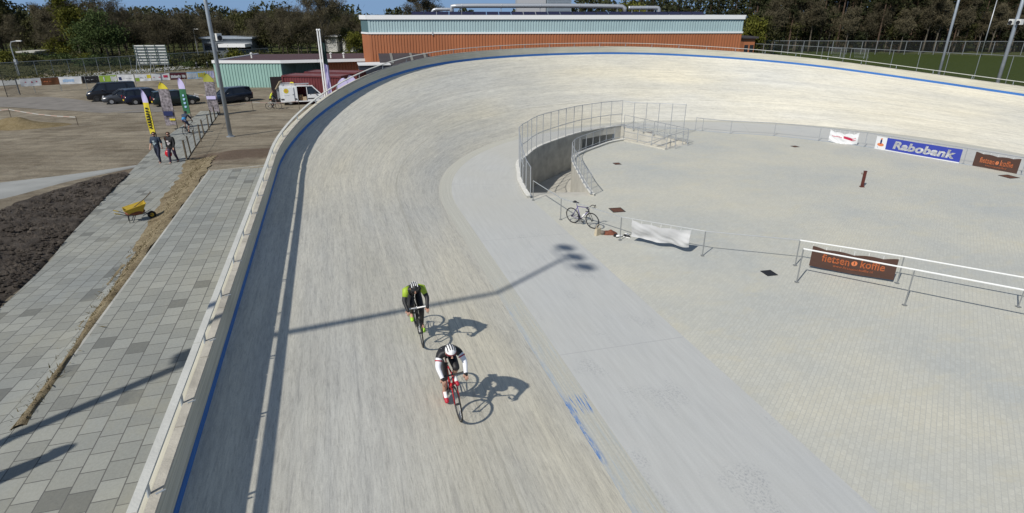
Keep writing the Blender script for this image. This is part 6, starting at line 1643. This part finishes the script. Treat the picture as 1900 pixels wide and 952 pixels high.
def bush(name, seed, r, h, lm, label, n=1500, group=None, size=.34):
    rg = np.random.default_rng(seed); t = thing(name, label, 'bush', (0, 0, 0), group=group); m = MB(); cl = []
    for k in range(9):
        a = rg.uniform(0, 2*PI); q = Vector((math.cos(a)*r*.6*rg.random(), math.sin(a)*r*.6*rg.random(), h*rg.uniform(.45, .8))); m.tube([(0, 0, -.1), q*.5, q], [.06, .04, .015], 4, cap=False); cl.append(q)
    for k in range(9): a = rg.uniform(0, 2*PI); cl.append(Vector((math.cos(a)*r*.8, math.sin(a)*r*.8, h*rg.uniform(.2, .5))))
    obj('stem', m, BARK, t); c = np.array([tuple(v) for v in cl]); i = rg.integers(0, len(c), n); P = c[i] + rg.normal(size=(n, 3))*np.array([r*.28, r*.28, h*.17]); P = P[P[:, 2] > 0]; link('foliage', card_mesh('foliage', cards(P, size, .6, .2, rg)), lm, t); return t

def place(proto_list, spots, lab=None, grp=None):
    """first use moves the prototype itself, then copies"""
    used = set()
    for (x, Y, sc, k) in spots:
        pr = proto_list[k % len(proto_list)]; p = at_depth(x, 100, Y); z = zT(p.x, Y) - .1
        rz = random.uniform(0, 2*PI); s3 = (sc*random.uniform(.9, 1.1), sc*random.uniform(.9, 1.1), sc*random.uniform(.95, 1.05))
        if id(pr) not in used and pr.name not in used:
            used.add(pr.name); pr.location = (p.x, Y, z); pr.rotation_euler = (0, 0, rz); pr.scale = s3; r = pr
        else: r = dup(pr, (p.x, Y, z), rz, scale=s3)
        if lab: r['label'] = lab
        if grp: r['group'] = grp
gb = 'bare trees of the wood'
LB = 'bare brown tree in the wood behind the far wire fence'
bares = [broadleaf('bare_tree', 21 + i, (11.5, 10.5, 12.0, 9.5)[i], (4.0, 4.4, 3.8, 3.6)[i], LM['bare'], LB, nper=30, size=.8, aspect=.065, jit=.55, group=gb) for i in range(4)]
sp_ = []
x = -480
while x < 690:
    for Y0 in (128, 146, 166):
        if Y0 == 128 and (360 < x < 490 or 590 < x < 690): continue
        sp_.append((x + random.uniform(-14, 14), Y0 + random.uniform(-6, 6), random.uniform(.8, 1.02) * (.84 if x < 40 or 240 < x < 420 else .95) * (.86 if 440 < x < 690 else 1) * (.72 if 45 < x < 112 else 1) * (.93 if Y0 > 140 else 1), random.randint(0, 3)))
    x += 27
place(bares, sp_, LB, gb)
gg = 'budding trees of the wood'; LBUD = 'olive green budding tree among the bare trees of the wood'
buds = [broadleaf('budding_tree', 41 + i, (9.5, 8.5, 10)[i], 3.4, LM['bud'], LBUD, nper=22, size=.42, group=gg, jit=.6) for i in range(3)]
place(buds, [(8, 126, 1.25, 0), (-70, 128, 1.2, 1), (70, 124, .8, 1), (112, 134, .9, 2), (150, 127, .62, 1), (236, 132, .85, 0), (300, 140, .8, 1), (345, 142, .8, 2), (470, 140, .95, 0), (505, 132, .82, 1), (535, 145, .85, 2), (560, 130, .7, 0), (590, 160, .85, 1), (622, 158, .95, 2), (650, 138, .62, 1), (668, 150, .85, 0), (520, 160, .9, 2), (445, 150, .95, 1)], LBUD, gg)
y1 = broadleaf('spring_tree', 61, 12.5, 4.2, LM['yel'], 'tall tree with fresh yellow green leaves rising above the wood at the left', nper=20, size=.42, jit=.6); place([y1], [(150, 121, .93, 0)])
y2 = broadleaf('spring_tree', 62, 6.0, 2.6, LM['yel'], 'low yellow green tree at the foot of the bare oak in the wood', nper=18, size=.36, jit=.6, first=.1); place([y2], [(118, 122, .72, 0)])
y3 = broadleaf('spring_tree', 63, 7.0, 2.6, LM['yel'], 'yellow green tree beside the left corner of the sports hall', nper=16, size=.36, jit=.6, first=.1); place([y3], [(662, 122, .68, 0)])
y4 = broadleaf('spring_tree', 64, 8.0, 3.0, LM['yel'], 'yellow green tree at the right end of the sports hall', nper=22, size=.4, jit=.6, first=.1); place([y4], [(1392, 118, .95, 0)])
wl_ = broadleaf('willow', 65, 8.3, 3.9, LM['wil'], 'broad round green willow standing in front of the bare wood', nper=34, size=.36, jit=.62, first=.08, trunk_r=.3); place([wl_], [(200, 117, .9, 0)])
ok = broadleaf('oak', 66, 13.5, 5.0, LM['bare'], 'large bare oak with a thick trunk behind the low yellow green tree', nper=26, size=.8, aspect=.09, jit=.5, trunk_r=.55, levels=4, first=.3); place([ok], [(121, 128, .85, 0)])
ok2 = broadleaf('oak', 67, 12.5, 5.0, LM['bare'], 'tall bare tree with a fine crown between the flag poles and the hall', nper=12, size=.8, aspect=.08, jit=.5, trunk_r=.4, levels=4, first=.35); place([ok2], [(604, 134, .92, 0)])
ok3 = broadleaf('oak', 68, 15.0, 5.0, LM['bare'], 'bare tree whose crown shows above the left part of the hall roof', nper=16, size=.8, aspect=.08, jit=.5, trunk_r=.4, levels=4, first=.4); place([ok3], [(790, 150, .96, 0)])
ev = pine('dark_evergreen', 69, 15, 3.0, LM['pine'], 'dark evergreen standing taller than the wood near the yellow green tree', bare=.15); place([ev], [(190, 142, .98, 0)])
gh = 'low bushes along the verge'; LH = 'low olive bush on the bank in front of the wood'
hs_ = [bush('hedge_bush', 81, 2.3, 1.9, LM['bud'], LH, group=gh), bush('hedge_bush', 82, 2.6, 1.6, LM['wil'], LH, group=gh), bush('hedge_bush', 83, 2.0, 2.2, LM['yel'], LH, n=900, group=gh)]
place(hs_, [(-60 + 21*k + random.uniform(-8, 8), 113 + random.uniform(-6, 7), random.uniform(.7, 1.15), (0, 1, 0, 2, 1, 0, 1)[k % 7]) for k in range(31)], LH, gh)
# the pine forest on the right
gp = 'pines of the forest'; LP_ = 'tall dark pine with a bare lower trunk in the forest beyond the field'
pn = [pine('pine_tree', 91 + i, (21, 23, 19, 20)[i], (2.9, 2.6, 3.1, 3.0)[i], LM['pine'], LP_, (.42, .5, .25, .12)[i], gp) for i in range(4)]
spots = []
x = 1385
while x < 2120:
    for Y0 in (151, 160, 170, 182):
        spots.append((x + random.uniform(-12, 12), Y0 + random.uniform(-3.5, 3.5), random.uniform(.82, 1.12), random.randint(0, 3)))
    x += 21
place(pn, spots, LP_, gp)
gs = 'rusty spruces of the forest'; LS_ = 'rusty brown green spruce at the edge of the forest beyond the field'
sr = [pine('spruce_tree', 101 + i, (18, 15)[i], 3.0, LM['spr'], LS_, .08, gs) for i in range(2)]
place(sr, [(1690 + random.uniform(-30, 30) if k % 2 else random.uniform(1400, 2050), random.uniform(147, 156), random.uniform(.7, 1.05), k) for k in range(16)], LS_, gs)
gq = 'budding trees at the forest edge'; LQ = 'olive budding tree at the edge of the pine forest'
b2 = [broadleaf('budding_tree', 111 + i, 11, 3.2, LM['bud'], LQ, nper=18, size=.45, jit=.6, group=gq) for i in range(2)]
place(b2, [(1408, 140, .8, 0), (1470, 150, .75, 1), (1553, 149, .5, 0), (1640, 150, .9, 1), (1880, 150, .9, 0), (1775, 150, .6, 1), (1960, 148, .9, 0)], LQ, gq)
gt = 'bare trees at the forest edge'; LT = 'slender bare tree at the edge of the pine forest'
b3 = [broadleaf('bare_tree', 121, 13, 3.0, LM['bare'], LT, nper=20, size=.9, aspect=.08, jit=.5, group=gt, first=.4)]
place(b3, [(1430 + 34*k + random.uniform(-10, 10), 148 + random.uniform(-3, 3), random.uniform(.75, 1.05), 0) for k in range(17)], LT, gt)
gf = 'distant conifers over the hall roof'; LF = 'distant dark conifer whose tip shows above the hall roof'
cf = [pine('distant_conifer', 131, 17, 2.8, LM['pine'], LF, .1, gf)]
place(cf, [(1080 + 14*k + random.uniform(-5, 5), 176 + random.uniform(-8, 8), random.uniform(.60, .76) + .012*k, 0) for k in range(21)], LF, gf)
y5 = broadleaf('spring_tree', 71, 9.0, 3.0, LM['yel'], 'yellow green treetop above the right part of the hall roof', nper=20, size=.4, jit=.6); place([y5], [(1160, 150, 1.18, 0)])
# the far mass of the forest behind everything
rg = np.random.default_rng(5); n = 90000
X = rg.uniform(-210, 330, n); Yy = np.where(rg.random(n) < .5, rg.normal(205, 6, n), rg.normal(198, 4, n)); top = np.where(X > 58, 19, np.where(X > 10, 12.5, np.where(X > -45, 7.6, 8.6))) + 1.8*np.sin(X*.31) + 1.2*np.sin(X*.83 + 1) + .8 * np.sin(X*1.9)
Zz = rg.random(n)**.8 * np.maximum(1, top); P = np.stack([X, Yy, Zz], 1)
fo = link('distant_forest', card_mesh('distant_forest', cards(P, 1.2, .55, .3, rg)), LM['pine']); fo['kind'] = 'stuff'; fo['label'] = 'dark mass of far forest behind the nearer trees'; fo['category'] = 'forest'
# weeds and turf tufts on the verge and the dirt strip
n = 9000; V = []; 
for k in range(n):
    x = random.uniform(-150, 420); f = random.random(); a = (92 + (x < 140)*4) ; p = un(x, 100 + f*44 - max(0, x)*.055, .6); V.append((p.x, p.y, zT(p.x, p.y) + .10))
vg = link('verge_grass', card_mesh('verge_grass', cards(np.array(V), .42, .4, .8, rg)), LM['bud']); vg['kind'] = 'stuff'; vg['label'] = 'rough tufts of grass on the verge before the wood'; vg['category'] = 'grass'
n = 1500; V = []
A_ = spl(SA, 60); B_ = spl(SB, 60)
for k in range(n):
    i = random.random()**.8; a = A_[min(59, int(i*60))]; b = B_[min(59, int(i*60))]; p = a.lerp(b, .1 + .8*random.betavariate(2, 2.2)); p = p + Vector((random.gauss(0, .1), random.gauss(0, .1), 0)); V.append((p.x, p.y, zT(p.x, p.y) + .09))
sg_ = link('strip_grass', card_mesh('strip_grass', cards(np.array(V), .16, .12, .5, rg)), leaf_mat('dry_grass', [(.06, .05, .025), (.17, .14, .075), (.25, .21, .12)])); sg_['kind'] = 'stuff'; sg_['label'] = 'dry straw like grass in the strip between the pavements'; sg_['category'] = 'grass'
# clods on the soil bed and crumbs of earth on the trodden ground
def clods(name, label, poly, n, size, ml):
    m = MB(); rd = random.Random(3)
    for k in range(n):
        u, v = rd.random(), rd.random(); a = spl_pick(poly[0], u); b = spl_pick(poly[1], u); p = a.lerp(b, v); s = size * rd.uniform(.4, 1.3)
        q = Vector((p.x, p.y, zT(p.x, p.y) + .10 + s*.1)); o = [Vector((rd.gauss(0, 1), rd.gauss(0, 1), rd.gauss(0, .7))).normalized()*s for _ in range(6)]
        m.add([q + Vector((s, 0, 0))*rd.uniform(.6, 1.2), q + Vector((-s, 0, 0))*rd.uniform(.6, 1.2), q + Vector((0, s, 0))*rd.uniform(.6, 1.2), q + Vector((0, -s, 0))*rd.uniform(.6, 1.2), q + Vector((0, 0, s))*rd.uniform(.5, 1), q - Vector((0, 0, s))],
              [(0, 2, 4), (2, 1, 4), (1, 3, 4), (3, 0, 4), (2, 0, 5), (1, 2, 5), (3, 1, 5), (0, 3, 5)])
    o = obj(name, m, ml); o['kind'] = 'stuff'; o['label'] = label; o['category'] = 'soil'; return o
def spl_pick(pts, u):
    i = min(len(pts) - 2, int(u*(len(pts) - 1))); return pts[i].lerp(pts[i+1], u*(len(pts) - 1) - i)
clods('soil_clods', 'loose dark clods of earth on the turned soil beside the lower pavement', ([ung(-300, 560), ung(0, 396), ung(110, 355), ung(225, 326)], [ung(-80, 720), ung(0, 568), ung(56, 520), ung(124, 446), ung(236, 328)]), 1500, .085, M['soil'])

# ------------------------------------------------------------------ daylight
EL = 42.5
ld = (TN + TT * .70).normalized()                     # way the light travels over the ground
sun_dir = Vector((-ld.x * math.cos(R(EL)), -ld.y * math.cos(R(EL)), math.sin(R(EL))))
sl = bpy.data.lights.new('sun', 'SUN'); sl.energy = 4.0; sl.angle = R(.75); sl.color = (1, .955, .88)
so = bpy.data.objects.new('sun', sl); C.objects.link(so); so.rotation_euler = sun_dir.to_track_quat('Z', 'Y').to_euler(); so.location = (0, 0, 60)
wd = bpy.data.worlds.new('World'); bpy.context.scene.world = wd; wd.use_nodes = True
N, L = wd.node_tree.nodes, wd.node_tree.links
sk = N.new('ShaderNodeTexSky'); sk.sky_type = 'NISHITA'; sk.sun_disc = False; sk.sun_elevation = R(EL)
sk.sun_rotation = math.atan2(sun_dir.x, sun_dir.y); sk.altitude = 10; sk.air_density = 1.0; sk.dust_density = 0.0; sk.ozone_density = 2.5
bg = N['Background']; bg.inputs['Strength'].default_value = .082
hs = N.new('ShaderNodeHueSaturation'); hs.inputs['Saturation'].default_value = .78; L.new(sk.outputs['Color'], hs.inputs['Color'])
tc = N.new('ShaderNodeTexCoord'); sx = N.new('ShaderNodeSeparateXYZ'); L.new(tc.outputs['Generated'], sx.inputs[0])
mr = N.new('ShaderNodeMapRange'); mr.interpolation_type = 'SMOOTHSTEP'; mr.inputs[1].default_value = .05; mr.inputs[2].default_value = .40; L.new(sx.outputs['Z'], mr.inputs[0])
mx = N.new('ShaderNodeMix'); mx.data_type = 'RGBA'; L.new(mr.outputs[0], mx.inputs[0]); mx.inputs[6].default_value = (2.4, 3.9, 6.2, 1); L.new(hs.outputs['Color'], mx.inputs[7])
L.new(mx.outputs[2], bg.inputs['Color'])
sc = bpy.context.scene; sc.view_settings.view_transform = 'Standard'; sc.view_settings.look = 'None'; sc.view_settings.exposure = 0.1; sc.view_settings.gamma = 1
sc.render.engine = 'CYCLES'; sc.cycles.max_bounces = 6; sc.cycles.transparent_max_bounces = 16; sc.cycles.use_denoising = True
